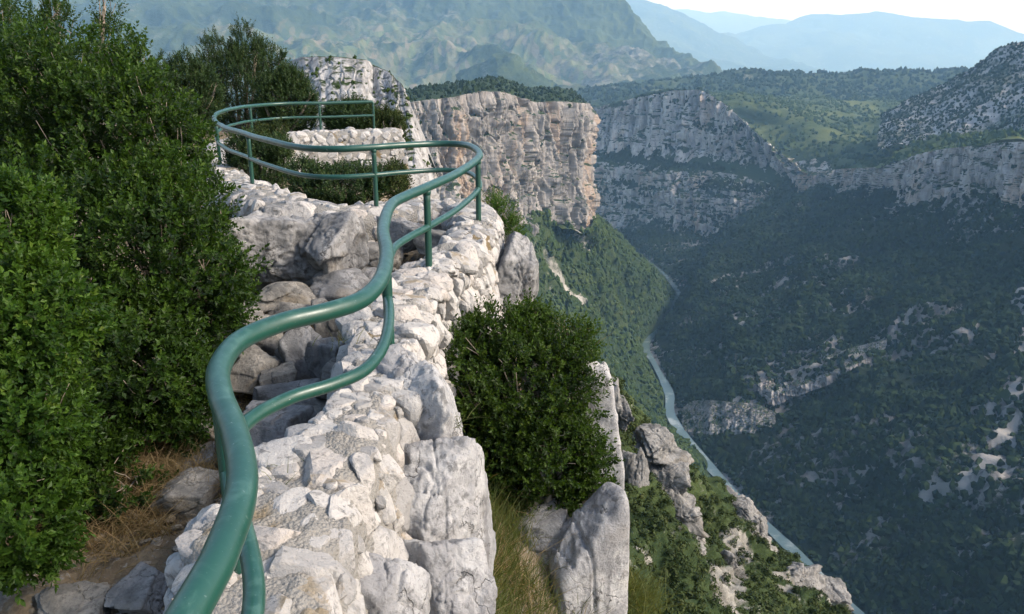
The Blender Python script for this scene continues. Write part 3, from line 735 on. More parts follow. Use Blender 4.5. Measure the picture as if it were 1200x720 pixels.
# bushes behind the rail loop
def behind(px0, px1, ytop, ybot, d, seed, label, n, mat=JUN):
    w = px1 - px0; cx = 0.5 * (px0 + px1); h = ybot - ytop; r = np.random.default_rng(seed)
    bl = [blob(cx, ytop + h * .62, d, w * .9, h * .8), blob(cx - w * .26, ytop + h * .42, d, w * .42, h * .6), blob(cx + w * .24, ytop + h * .45, d + .2, w * .42, h * .6), blob(cx + w * .02, ytop + h * .3, d, w * .36, h * .58)]
    for k in range(7):
        x = cx + (k - 3) / 6.5 * w * .85; y = ytop + h * (.12 + .9 * ((x - cx) / w) ** 2 + r.uniform(0, .12)); bl.append(blob(x, y + h * .1, d + r.uniform(-.4, .4), w * .08, h * .26))
    c = P(cx, ybot, d); zz_ = min(c[2], zg(c[0], c[1]))
    return shrub(label, (c[0], c[1], zz_), bl, int(n * 1.5), 0.15, 0.055, 6, seed, mat, name='evergreen_bush', cat='bush', group='bushes behind the rail loop', stems=6, rstem=0.05, twigs=40, up=0.62, spread=.4, aspect=.42)
behind(168, 262, 62, 168, 16.0, 331, 'dark evergreen bush between the tall box bush and the rail loop', 2600)
behind(228, 345, 28, 172, 18.5, 337, 'tallest dark evergreen bush standing behind the rail loop', 3800)
behind(300, 374, 78, 165, 17.5, 343, 'dark evergreen bush behind the far stretch of the rail, against the pale cliff', 2600)
behind(378, 446, 118, 160, 17.2, 349, 'low olive green bush behind the end stretch of the rail', 1500)
behind(436, 474, 128, 178, 16.6, 353, 'small yellowish green bush just past the end of the rail', 900, SCRUB)
# bushes inside the loop
def inside(px0, px1, ytop, ybot, d, seed, label, n, mat=JUN):
    w = px1 - px0; cx = 0.5 * (px0 + px1); h = ybot - ytop; r = np.random.default_rng(seed)
    bl = [blob(cx, ytop + h * .6, d, w * .95, h * .9, .9)] + [blob(cx + (k - 2) / 5 * w * .9, ytop + h * r.uniform(.15, .45), d + r.uniform(-.2, .2), w * .26, h * .5, .5) for k in range(5)]
    c = P(cx, ybot, d); return shrub(label, (c[0], c[1], min(c[2], zg(c[0], c[1]))), bl, int(n * 1.3), 0.10, 0.036, 6, seed, mat, name='shrub', group='shrubs inside the rail loop', stems=5, rstem=0.022, twigs=30, up=0.6, spread=.4)
inside(268, 340, 160, 232, 10.6, 361, 'upright green shrub inside the rail loop, by its rounded end', 1700)
inside(338, 458, 190, 250, 9.7, 367, 'wide low green shrub between the two arms of the wall', 2400)
inside(300, 335, 148, 185, 12.5, 371, 'small pointed shrub against the far arm of the wall', 600, SCRUB)
inside(455, 476, 196, 240, 9.9, 377, 'thin little shrub beside the wide low shrub, close to a rail post', 500, SCRUB)
# greenery below the outer bend
shrub('small bright green plant sprouting outside the far wall bend', P(596, 285, 8.0), [blob(590, 255, 8.0, 34, 40, .3), blob(600, 272, 7.9, 24, 30, .25), blob(580, 236, 8.2, 18, 22, .2)], 500, 0.08, 0.024, 5, 381, BOXY, name='plant', cat='plant', stems=3, rstem=0.012, twigs=8)
# round shrub on the ledge
shrub('round dark green shrub growing from the ledge below the wall, over the valley', P(652, 602, 5.25),
      [blob(600, 470, 5.5, 180, 180, .9), blob(545, 425, 5.5, 96, 120, .6), blob(520, 455, 5.45, 50, 90, .35), blob(690, 540, 5.3, 50, 50, .3), blob(702, 572, 5.25, 30, 30, .2), blob(622, 372, 5.6, 40, 30, .3), blob(655, 585, 5.25, 60, 36, .3), blob(545, 490, 5.4, 90, 110, .6), blob(640, 440, 5.6, 110, 130, .7), blob(590, 390, 5.6, 100, 60, .5), blob(575, 520, 5.4, 110, 130, .7), blob(640, 530, 5.35, 110, 100, .6), blob(680, 555, 5.3, 62, 56, .4), blob(665, 400, 5.7, 60, 60, .4), blob(650, 470, 5.5, 70, 110, .5), blob(600, 575, 5.3, 70, 50, .4)],
      10000, 0.085, 0.036, 5, 391, BOXD, name='round_shrub', cat='shrub', stems=5, rstem=0.034, trunk='trunk', twigs=200, up=0.40, aspect=.52, shell=.34, clump=.42)

# ------------------------------------------------------------------ grass
def blades(pts, n, hgt, wid_, seed, lean=0.5):
    r = np.random.default_rng(seed); pts = np.asarray(pts); k = r.integers(0, len(pts), n)
    O = pts[k] + r.normal(size=(n, 3)) * [0.045, 0.045, 0.0]
    D = r.normal(size=(n, 3)) * lean; D[:, 2] = 1; D /= np.linalg.norm(D, axis=1, keepdims=True)
    Bd = r.normal(size=(n, 3)) * lean; Bd[:, 2] = -abs(Bd[:, 2]) * 0.5
    H = hgt * r.uniform(0.35, 1.2, n); side = np.cross(D, r.normal(size=(n, 3))); side /= np.linalg.norm(side, axis=1, keepdims=True)
    V = []
    for t_, w in ((0, 1), (.35, .9), (.7, .6), (1, .08)):
        c = O + D * (H * t_)[:, None] + Bd * (H * t_ * t_ * 0.6)[:, None]; V += [c - side * wid_ * w, c + side * wid_ * w]
    V = np.stack(V, 1); n_ = len(V)
    b = (np.arange(n_) * 8)[:, None]
    Q = np.vstack([b + np.array([[0, 1, 3, 2]]), b + np.array([[2, 3, 5, 4]]), b + np.array([[4, 5, 7, 6]])])
    rn = np.repeat(np.clip(r.normal(0.5, .25, n_), 0, .98)[:, None], 8, 1)
    return V.reshape(-1, 3), Q, rn.ravel()
def grass(name, label, spots, n, h, w, seed, mat, lean=.5):
    V, Q, rn = blades(spots, n, h, w, seed, lean); o = mk(name, V, Q, mat, None, False, {'rnd': rn}); return stuff(o, label, 'grass')
r_ = np.random.default_rng(5)
sp = []
for x, y, n in ((-1.75, 3.9, 60), (-2.05, 3.5, 60), (-1.75, 3.3, 50), (-1.55, 3.7, 40), (-2.3, 3.1, 40), (-1.5, 5.2, 30), (-1.7, 5.6, 22), (-1.35, 5.6, 14), (-1.6, 4.5, 16)):
    for k in range(n):
        a = x + r_.normal() * .14; b = y + r_.normal() * .2; sp.append((a, b, zg(a, b) - 0.01))
grass('dry_grass', 'dry straw coloured grass under the box bush and between the path rocks', sp, 15000, 0.20, 0.0018, 401, DRY, .75)
lg = led.reshape(-1, 3); ok = (lg[:, 1] > 2.9) & (lg[:, 1] < 5.6) & (lg[:, 0] > -.32) & (lg[:, 0] < .50) & (lg[:, 2] > -3.7)
sp = lg[ok]; sp = sp[fbm(sp * 3, 2, 71) > -0.25]
grass('green_grass', 'mixed green grass on the ledge at the foot of the round shrub', sp, 9000, 0.24, 0.0021, 403, GRN, .45)
sp2 = sp[fbm(sp * 2.2, 2, 73) > 0.12]
sp2 = np.vstack([sp2] + [P(672 + a_, 398 + b_, 5.75)[None].repeat(12, 0) for a_, b_ in ((0, 0), (8, 6), (-8, 4), (12, 14), (4, 10))])
grass('straw_grass', 'straw coloured dry grass stalks on the ledge below the shrub', sp2, 1300, 0.30, 0.0018, 405, DRY, .5)
sp3 = np.array([P(x, y, 5.6) for x, y in ((712, 700), (722, 690), (735, 705), (745, 712), (705, 715), (728, 715), (756, 722), (690, 722))])
sp3 = np.repeat(sp3, 8, 0) + r_.normal(size=(64, 3)) * [.05, .1, .03]
grass('ledge_grass', 'tuft of green grass at the foot of the tall pale pillar', sp3, 1300, 0.26, 0.0024, 407, GRN, .45)

rp = np.random.default_rng(61); mbP = MB(); D2, T2 = ico(2)
for k in range(1700):
    a_ = rp.uniform(-2.7, -.7); b_ = rp.uniform(2.6, 7.4); r0 = rp.uniform(.008, .034) * (1 + (rp.random() < .08))
    w_ = D2 * (1 + .22 * rp.normal(size=(len(D2), 1)) * .5) * np.minimum(1, .62 / np.maximum(np.abs(D2 @ rp.normal(size=3)), .3))[:, None]
    w_ = w_ * np.array([1, rp.uniform(.6, 1), rp.uniform(.45, .8)]) @ rotm('Z', rp.uniform(0, 6.28)).T
    mbP.add(w_ * r0 + np.array([a_, b_, zg(a_, b_) + .012 + r0 * .1]), T2, float(rp.random()))
stuff(mbP.build('gravel', STEPROCK, None, False), 'loose stone chips strewn on the path inside the wall', 'gravel')
tuf = [P(522, 492, 3.45), P(523, 497, 3.44), P(515, 480, 3.6), P(404, 398, 3.98), P(340, 560, 2.75), P(560, 262, 6.9)]
grass('wall_grass', 'thin green grass growing out of joints of the stone wall', np.repeat(np.array(tuf), 4, 0) - [0, 0, .02], 170, 0.10, 0.0016, 409, GRN, .6)

# ------------------------------------------------------------------ the gorge
def proj(V):
    x, y, z = V[:, 0], V[:, 1], V[:, 2]; d = y * CT - z * ST; d = np.where(d < 1, 1, d)
    return 600 + F * x / d, 360 - F * (y * ST + z * CT) / d

def surf(V, pts):
    """surface points of a finished sheet that were surveyed at these photo positions"""
    a, b = proj(V); out = []
    for x, y in pts:
        i = np.argmin((a - x) ** 2 + (b - y) ** 2); out.append(V[i])
    return np.array(out)

def dist_poly(V, poly):
    d = np.full(len(V), 1e9)
    if len(poly) == 1: return np.linalg.norm(V - poly[0], axis=1)
    for a, b in zip(poly[:-1], poly[1:]):
        ab = b - a; t = np.clip(((V - a) @ ab) / (ab @ ab + 1e-9), 0, 1); d = np.minimum(d, np.linalg.norm(V - a - t[:, None] * ab, axis=1))
    return d

def displace(g, fn):
    n = gridnormals(g); return g + n * fn(g.reshape(-1, 3)).reshape(g.shape[:2])[..., None]

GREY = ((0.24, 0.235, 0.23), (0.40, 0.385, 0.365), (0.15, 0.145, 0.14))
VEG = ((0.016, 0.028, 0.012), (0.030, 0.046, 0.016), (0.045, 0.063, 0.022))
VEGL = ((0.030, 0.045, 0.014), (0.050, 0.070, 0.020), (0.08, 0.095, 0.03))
VEGD = ((0.007, 0.013, 0.007), (0.013, 0.021, 0.009), (0.020, 0.029, 0.012))  # greens darkened so that the colour carries the gorge slope's shade
M_MAIN = m_cliff('sunlit_cliff_rock', 60, ((0.14, 0.135, 0.128), (0.275, 0.255, 0.232), (0.075, 0.073, 0.072)), (0.29, 0.21, 0.145), VEG[:2], 0.75, (0.62, 0.8), 2.5, 0.35, 0.0, 0.12)
M_SHADE = m_cliff('gorge_cliff_rock', 70, ((0.21, 0.195, 0.185), (0.42, 0.385, 0.355), (0.12, 0.112, 0.108)), (0.42, 0.29, 0.19), VEG[:2], 0.55, (0.50, 0.72), 2.5, 0.55, 0.55)
M_BAND = m_cliff('ledge_rock', 40, ((0.15, 0.143, 0.135), (0.30, 0.28, 0.26), (0.085, 0.08, 0.077)), (0.30, 0.22, 0.16), VEG[:2], 0.4, (0.80, 0.98), 1.5, 0.45, 0.25)
M_NEARC = m_cliff('near_cliff_rock', 9, ((0.20, 0.198, 0.193), (0.33, 0.325, 0.315), (0.13, 0.128, 0.125)), (0.28, 0.25, 0.21), VEG[:2], 0.3, (0.78, 0.92), 0.35, 0.35)
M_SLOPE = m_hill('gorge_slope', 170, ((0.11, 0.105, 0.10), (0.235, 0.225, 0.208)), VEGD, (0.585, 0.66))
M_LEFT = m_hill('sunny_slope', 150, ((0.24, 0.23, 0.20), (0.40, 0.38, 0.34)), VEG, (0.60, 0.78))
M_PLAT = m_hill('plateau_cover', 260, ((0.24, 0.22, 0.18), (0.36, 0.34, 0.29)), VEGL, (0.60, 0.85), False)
M_RHILL = m_hill('stony_hill', 200, ((0.20, 0.195, 0.19), (0.34, 0.33, 0.315)), VEG, (0.50, 0.72), True)
M_MASS = m_hill('far_mountain', 1900, ((0.12, 0.115, 0.10), (0.25, 0.24, 0.215)), VEG, (0.53, 0.74), True, 1.0, 30, True)
M_RIDGE = m_hill('far_ridge', 1300, ((0.24, 0.23, 0.21), (0.34, 0.33, 0.31)), VEG, (0.52, 0.7), False, 1.0, 40)
M_CRAGS = m_hill('crag_slope', 26, ((0.12, 0.115, 0.10), (0.25, 0.24, 0.21)), VEG, (0.54, 0.66), True, 1.0, 0.5)

def scatter(g, n, rad, seed, keep=None, jitter=0.35, up=0.35, sub=1):
    """little tree crowns standing all over a sheet"""
    r = np.random.default_rng(seed); q = g.reshape(-1, 3); Fc = gridfaces(*g.shape[:2]); a, b, c, d = [q[Fc[:, i]] for i in range(4)]
    ar = np.linalg.norm(np.cross(c - a, d - b), axis=1); cen = (a + c) / 2
    w = ar * (keep[Fc[:, 0]] if keep is not None else 1)
    dist = np.linalg.norm(cen, axis=1); w = w / np.maximum(dist, 1) ** 1.0
    k = r.choice(len(Fc), size=n, p=w / w.sum()); s, t = r.random(n)[:, None], r.random(n)[:, None]
    O = a[k] * (1 - s) * (1 - t) + b[k] * s * (1 - t) + c[k] * s * t + d[k] * (1 - s) * t
    D, T = ico(sub); rr = rad * r.uniform(0.55, 1.35, n)
    J = 1 + jitter * r.normal(size=(n, len(D)))
    V = O[:, None, :] + D[None] * (rr[:, None] * J)[..., None] * np.array([1, 1, 1.25]) + (np.array([0, 0, 1.0]) * (rr * up)[:, None])[:, None, :]
    tn = np.clip(0.45 + 0.25 * fbm(O / (rad * 14), 2, seed) + 0.16 * r.normal(size=n), 0, .97)
    Tt = (T[None] + (np.arange(n) * len(D))[:, None, None]).reshape(-1, 3)
    return V.reshape(-1, 3), Tt, np.repeat(tn, len(D))

def forest(name, label, parts, mat):
    mb = MB()
    for V, T, a in parts: mb.add(V, T, a)
    return stuff(mb.build(name, mat, None, False), label, 'forest')

W = lambda x, y, z: np.array([x, y, z], float)
ZRIV = -600.0
def RV(x, y): 
    q = G(x, y, ZRIV); return q
# river line, far to near
riv = [W(330, 3150, ZRIV), W(380, 2850, ZRIV), RV(750, 300), RV(778, 322), RV(797, 350), RV(776, 378), RV(757, 405), RV(768, 430), RV(784, 462), RV(787, 490), RV(820, 535), RV(870, 590), RV(930, 648), RV(1000, 715), W(455, 560, ZRIV), W(540, 250, ZRIV), W(600, -400, ZRIV)]
rc_, _ = resample(riv, n=260)
rt = np.gradient(rc_, axis=0); rt /= np.linalg.norm(rt, axis=1, keepdims=True); rn_ = np.stack([-rt[:, 1], rt[:, 0], rt[:, 2] * 0], 1)
hw = (7.5 + 6 * pn(rc_ / 110, 4))[:, None]
RIVW = NT('river_water'); c = RIVW.co((0.02, 0.02, 0.02))
RIVW.bsdf(RIVW.mix(RIVW.step(RIVW.noise(c, 1.1, 7, .65), 0.46, 0.70), (0.065, 0.10, 0.095), (0.24, 0.27, 0.255)), 0.25, RIVW.bump(RIVW.noise(c, 60, 4), 0.3, 0.3), 0.5)
gr_ = np.stack([rc_ + rn_ * hw * k for k in np.linspace(1, -1, 7)], 0); gr_[..., 2] = ZRIV + 2.5
struct(sheet('river', gr_, RIVW.m))

def riv_at(k):   # the river's key points
    return np.array(riv[k])
# right side: from the river up to the foot of the cliffs
tops = [P(650, 250, 3150), P(690, 252, 3100), P(745, 245, 3000), P(800, 250, 2850), P(850, 262, 2700), P(905, 240, 2520), P(960, 222, 2400), P(1010, 228, 2220), P(1062, 236, 1930), P(1110, 246, 1760), P(1150, 250, 1650), P(1200, 258, 1540), P(1260, 262, 1440), W(1050, 1150, -240), W(1100, 900, -240), W(1150, 500, -250), W(1200, -300, -250)]
bot = [np.array(r) for r in riv]
assert len(tops) == len(bot)
def slope_rows(bot, top, prof):
    rows = []
    for t_, zt in prof:
        row = []
        for b, q in zip(bot, top):
            x = b + (q - b) * t_; x[2] = b[2] + (q[2] - b[2]) * zt; row.append(x)
        rows.append(row)
    return rows
rows = slope_rows(bot, tops, [(-0.03, -0.02), (0.0, -0.01), (0.028, 0.006), (0.15, 0.13), (0.35, 0.34), (0.55, 0.53), (0.75, 0.72), (0.9, 0.86), (0.98, 0.95), (1.06, 1.02)])
g = loft(rows, 420, 620)
def rel_slope(q):
    # gullies run down the slope: stretch the noise along the fall line (x here)
    s = np.stack([q[:, 0] * 0.0030, q[:, 1] * 0.0085, q[:, 2] * 0.003], 1)
    lift = np.clip((q[:, 2] + 596) / 60, 0, 1)
    st = np.stack([q[:, 1] * .003 + q[:, 0] * .002, (q[:, 2] + .25 * q[:, 1]) * .016, q[:, 0] * 0], 1)
    return lift * (26 * ridged(s, 4, 80) - 18 + 16 * fbm(q / 120, 5, 81) + 9 * ridged(st, 3, 84))
g = displace(g, rel_slope)
V = g.reshape(-1, 3)
# cliff bands, broken rock and scree of the right side
mask = np.zeros(len(V)); scree = np.zeros(len(V))
def band(pts, w, amt, nz=0.5, into=None, seed=90):
    pl = surf(V, pts); d = dist_poly(V, pl)
    k = (1 - sst(0.35 * w, w, d + w * nz * fbm(V / (w * 0.9), 3, seed))) * amt
    (mask if into is None else into)[:] = np.maximum(mask if into is None else into, k)
band([(800, 478), (850, 480), (905, 486)], 34, 1.25)
band([(890, 440), (925, 425), (980, 405)], 40, .8); band([(905, 455), (960, 430), (1040, 395), (1100, 368)], 55, .62); band([(1010, 410), (1060, 420), (1130, 395)], 42, .62)
band([(920, 505), (935, 488)], 20, .9); band([(1050, 525), (1075, 505)], 24, 1.0); band([(930, 565), (985, 558), (1010, 555), (1080, 545)], 16, .9); band([(1010, 575), (1060, 560)], 20, .6)
band([(1145, 485), (1165, 478)], 20, .9); band([(1120, 470), (1150, 440), (1165, 415)], 8, 1.2); band([(1140, 590), (1190, 560)], 30, .5); band([(1110, 690), (1190, 620)], 60, .35)
band([(860, 372), (880, 368)], 16, .8); band([(990, 305), (1000, 300)], 14, .9); band([(840, 330), (870, 320)], 20, .5)
band([(950, 215), (1010, 210), (1060, 215)], 60, .8); band([(1120, 275), (1200, 270)], 30, .55); band([(1160, 255), (1190, 262)], 30, .6)
band([(720, 270), (800, 262), (890, 235)], 60, .55); band([(810, 285), (850, 280)], 16, .9)
band([(1080, 580), (1130, 560), (1160, 535), (1185, 495), (1192, 460), (1196, 400), (1197, 340)], 17, 1.6, .35, scree)
band([(1175, 560), (1185, 520)], 8, 1.4, .4, scree)
strat = ridged(np.stack([V[:, 1] * .0026 + V[:, 0] * .0016, (V[:, 2] + .28 * V[:, 1] - .1 * V[:, 0]) * .011, V[:, 0] * 0], 1) + .25 * fbm(V / 160, 3, 91)[:, None], 3, 92)
strat = sst(.62, 1.15, strat) * sst(-.15, .3, fbm(V / 260, 3, 93)) * .42
m = np.clip(np.maximum(np.maximum(np.minimum(mask, 1.0), strat), scree), 0, 1.6)
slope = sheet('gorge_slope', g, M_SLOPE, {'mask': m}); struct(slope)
gs, ms = g, m
def band_pts(lo, hi): return [p * (1 - 16 / np.linalg.norm(p)) + np.array([0, 0, -4.0]) for p in surf(V, lo)], [p * (1 - 8 / np.linalg.norm(p)) + np.array([0, 0, 3.0]) for p in surf(V, hi)]
LOWB = band_pts([(798, 500), (812, 504), (835, 503), (860, 502), (885, 501), (910, 494)], [(798, 482), (812, 472), (835, 471), (860, 473), (885, 476), (910, 486)])
MIDB = band_pts([(888, 458), (905, 464), (935, 452), (965, 440), (1000, 426), (1040, 406)], [(888, 452), (905, 444), (935, 430), (965, 420), (1000, 409), (1040, 400)])
# left side under the big cliff
topl = [P(690, 262, 2300), P(697, 262, 1950), P(698, 264, 1640), P(690, 268, 1540), P(660, 262, 1480), P(640, 250, 1440), P(615, 275, 1360), P(590, 292, 1300), P(560, 300, 1240), P(530, 310, 1180), P(500, 330, 1100), P(480, 345, 1000), P(470, 360, 920), P(470, 380, 840), W(-90, 560, -300), W(-60, 300, -300), W(0, -300, -300)]
rows = slope_rows(bot, topl, [(-0.04, -0.03), (0.0, -0.012), (0.05, 0.012), (0.2, 0.15), (0.45, 0.40), (0.7, 0.66), (0.9, 0.87), (1.0, 0.98), (1.07, 1.03)])
rows = [r[::-1] for r in rows]
g = loft(rows, 320, 460)
def rel_left(q):
    lift = np.clip((q[:, 2] + 596) / 60, 0, 1); s = np.stack([q[:, 0] * 0.004, q[:, 1] * 0.010, q[:, 2] * 0.004], 1)
    return lift * (14 * ridged(s, 4, 95) - 9 + 9 * fbm(q / 90, 5, 96))
g = displace(g, rel_left)
for (px_, py_, hh, ww) in ((770, 318, 8, 45), (772, 382, 16, 50), (822, 535, 18, 45)):
    c_ = RV(px_, py_) + np.array([-38.0, -10, 0]); dd_ = np.linalg.norm(g[..., :2] - c_[:2], axis=2); g[..., 2] += hh * np.exp(-(dd_ / ww) ** 2)
V = g.reshape(-1, 3); mask = np.zeros(len(V)); scree = np.zeros(len(V))
band([(650, 320), (670, 345), (690, 355)], 12, .9); band([(640, 300), (660, 330)], 25, .6); band([(672, 270), (690, 290)], 15, .6); band([(625, 300), (640, 340)], 40, .4)
ml = np.clip(mask, 0, 1.5)
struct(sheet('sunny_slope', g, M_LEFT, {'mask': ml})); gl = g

# ------------------------------------------------------------------ cliffs
def cliff(name, base, top, mat, lam, amp, nr, nc, seed, back, skirt=50, led_amp=0.25, out=0.0, fall=-0.03):
    base = np.array(base); top = np.array(top); n = len(base)
    T = np.gradient(top, axis=0); N = np.stack([T[:, 1], -T[:, 0], T[:, 2] * 0], 1); N /= np.linalg.norm(N, axis=1, keepdims=True)
    sk = base + N * skirt * 0.5; sk[:, 2] -= skirt
    midp = base * 0.5 + top * 0.5 - N * out
    B1 = top + np.array([0.0, 1.0, 0.0]) * back * 0.12; B1[:, 2] -= back * 0.12 * fall + lam * .02; B2 = top + np.array([0.0, 1.0, 0.0]) * back; B2[:, 2] -= back * fall
    rows = [sk, base, midp, top, B1, B2]
    tt = np.concatenate([np.linspace(0, 1, int(nr * .10), endpoint=False), np.linspace(1, 3, int(nr * .7), endpoint=False), np.linspace(3, 5, int(nr * .2))])
    # dense columns, linear so that the corners stay sharp, then softened by the relief
    g = loft(rows, len(tt), nc, 'linear', 'linear', rowt=tt)
    g0 = np.apply_along_axis(lambda a: np.convolve(np.pad(a, 4, 'edge'), np.ones(9) / 9, 'valid'), 1, g)
    n_ = gridnormals(g0); hN = n_.copy(); hN[..., 2] *= 0.3
    q = g0.reshape(-1, 3)
    wq = q + lam * 0.25 * np.stack([pn(q / lam * 1.3 + k * 9.1, seed + 60 + k) for k in range(3)], 1) * [1, 1, .3] * .6
    fl = np.stack([wq[:, 0] / lam, wq[:, 1] / lam, wq[:, 2] / (lam * 13)], 1)
    ly = np.stack([q[:, 0] / (lam * 5), q[:, 1] / (lam * 5), (q[:, 2] + lam * .2 * pn(q / lam, seed + 7)) / (lam * 0.55)], 1)
    s_ = np.cumsum(np.linalg.norm(np.diff(g0[len(tt) // 2], axis=0, prepend=g0[len(tt) // 2][:1]), axis=1)); su = np.repeat(s_[None], len(tt), 0).ravel()
    f1, f2, rid, ou, ov, r2, r3 = vor2(su / (lam * 0.6) + .3 * pn(q / lam * [2, 2, .2], seed + 8), q[:, 2] / (lam * 6) + .35 * pn(q / lam * [2, 2, .3] + 5, seed + 9), seed)
    h1, h2, hid, hu, hv, h3, h4 = vor2(su / (lam * 0.20) + .35 * pn(q / lam * [2.2, 2.2, .25] + 3, seed + 18), q[:, 2] / (lam * 3.5) + .35 * pn(q / lam * [2, 2, .3] + 7, seed + 19), seed + 2)
    d = amp * (0.55 * fbm(fl, 3, seed) + 0.35 * (ridged(fl * 1.6, 3, seed + 3) - 0.8) + 2.0 * (r2 - .5) * ou + .5 * (rid - .5) + 0.75 * (h3 - .5) * hu + .22 * (hid - .5) + led_amp * 1.0 * fbm(ly, 3, seed + 5) + 0.45 * (rid - 0.5) * sst(0.02, 0.15, f2 - f1) - 0.75 * (1 - sst(0, .07, np.abs(pn(fl * 2.6 + 3.3, seed + 31)))) + 0.12 * fbm(q / lam * 5, 3, seed + 6) + 0.05 * ridged(q / lam * 13, 2, seed + 11))
    rowk = np.repeat(tt[:, None], nc, 1).ravel(); d = d * np.where(rowk > 3.02, 0.06, np.interp(rowk, [2.75, 3.0], [1, .4]))
    g = g0 + hN * d.reshape(g.shape[:2])[..., None]
    o = sheet(name, g, mat); struct(o); return o, g

_, gmain = cliff('great_cliff', [P(400, 300, 1130), P(470, 300, 1180), P(530, 300, 1230), P(575, 300, 1290), P(600, 290, 1340), P(632, 262, 1420), P(654, 262, 1480), P(682, 270, 1540), P(686, 268, 1640), P(684, 262, 1950), P(678, 258, 2300)],
      [P(400, 136, 1150), P(470, 121, 1200), P(530, 114, 1250), P(562, 107, 1300), P(590, 108, 1350), P(625, 120, 1440), P(654, 119, 1490), P(682, 121, 1550), P(686, 122, 1650), P(684, 119, 1960), P(678, 115, 2300)], M_MAIN, 42, 25, 300, 620, 500, 420, .05, out=4)
_, gsh = cliff('shaded_cliff', [P(640, 170, 3150), P(690, 168, 3100), P(740, 168, 2980), P(790, 178, 2820), P(830, 185, 2740), P(870, 200, 2640), P(900, 215, 2560), P(940, 226, 2470), P(985, 216, 2350)],
      [P(640, 132, 3170), P(690, 128, 3120), P(740, 116, 3000), P(790, 106, 2850), P(822, 105, 2780), P(850, 122, 2700), P(880, 150, 2620), P(905, 172, 2560), P(945, 196, 2480), ][:8] + [P(935, 196, 2480)], M_SHADE, 70, 22, 220, 420, 510, 200, 120, .5, out=4, fall=.06)
_, gsh2 = cliff('lower_shaded_cliff', [P(640, 280, 3000), P(690, 276, 2960), P(740, 268, 2840), P(790, 262, 2700), P(830, 262, 2620), P(870, 262, 2540), P(905, 250, 2470), P(940, 238, 2420), P(985, 226, 2320)],
      [P(640, 196, 3080), P(690, 190, 3040), P(740, 190, 2920), P(790, 196, 2770), P(830, 200, 2690), P(870, 206, 2590), P(905, 216, 2520), P(940, 220, 2450), P(985, 214, 2340)], M_SHADE, 60, 24, 220, 420, 515, 120, 120, .7, out=-12, fall=-.5)
_, grc = cliff('pale_cliff', [P(930, 236, 2400), P(985, 232, 2260), P(1030, 236, 2080), P(1066, 246, 1900), P(1078, 240, 1830), P(1110, 230, 1740), P(1140, 238, 1680), P(1160, 232, 1640), P(1200, 244, 1550), P(1300, 252, 1400), W(1120, 900, -240)],
      [P(930, 206, 2430), P(985, 198, 2290), P(1030, 196, 2110), P(1066, 186, 1930), P(1080, 180, 1860), P(1110, 174, 1770), P(1140, 171, 1700), P(1160, 168, 1660), P(1200, 166, 1570), P(1300, 168, 1420), W(1150, 920, -110)], M_SHADE, 46, 18, 240, 480, 520, 30, 60, .3, out=3, fall=.3)
_, gnc = cliff('near_cliff', [P(335, 250, 118), P(350, 250, 116), P(390, 250, 114), P(425, 255, 114), P(440, 262, 116), P(465, 270, 112), P(490, 280, 112), P(520, 290, 118), P(540, 290, 140)],
      [P(338, 72, 150), P(352, 67, 146), P(388, 66, 142), P(428, 70, 142), P(436, 76, 146), P(456, 84, 142), P(472, 100, 138), P(490, 150, 132), P(496, 170, 145)], M_NEARC, 7, 0.9, 260, 340, 530, 30, 12, .1, out=1, fall=.35)
_, gb1 = cliff('low_cliff_band', *LOWB, M_BAND, 20, 8, 90, 240, 550, 9, 12, .4, out=0, fall=.8)
_, gb2 = cliff('broken_cliff_band', *MIDB, M_BAND, 18, 9, 90, 280, 553, 9, 12, .8, out=0, fall=.8)
# rocky flank under the far arm of the wall
_, gfl = cliff('rocky_flank', [P(300, 330, 13.5), P(380, 330, 13.5), P(440, 330, 13.5), P(480, 330, 14.5), P(510, 330, 17), P(540, 330, 24)], [P(300, 178, 16), P(380, 180, 16), P(430, 188, 15.6), P(462, 190, 16.4), P(484, 206, 18.5), P(502, 215, 24)], M_NEARC, 1.1, 0.28, 140, 260, 540, 2, 4, .25, out=.3, fall=.8)

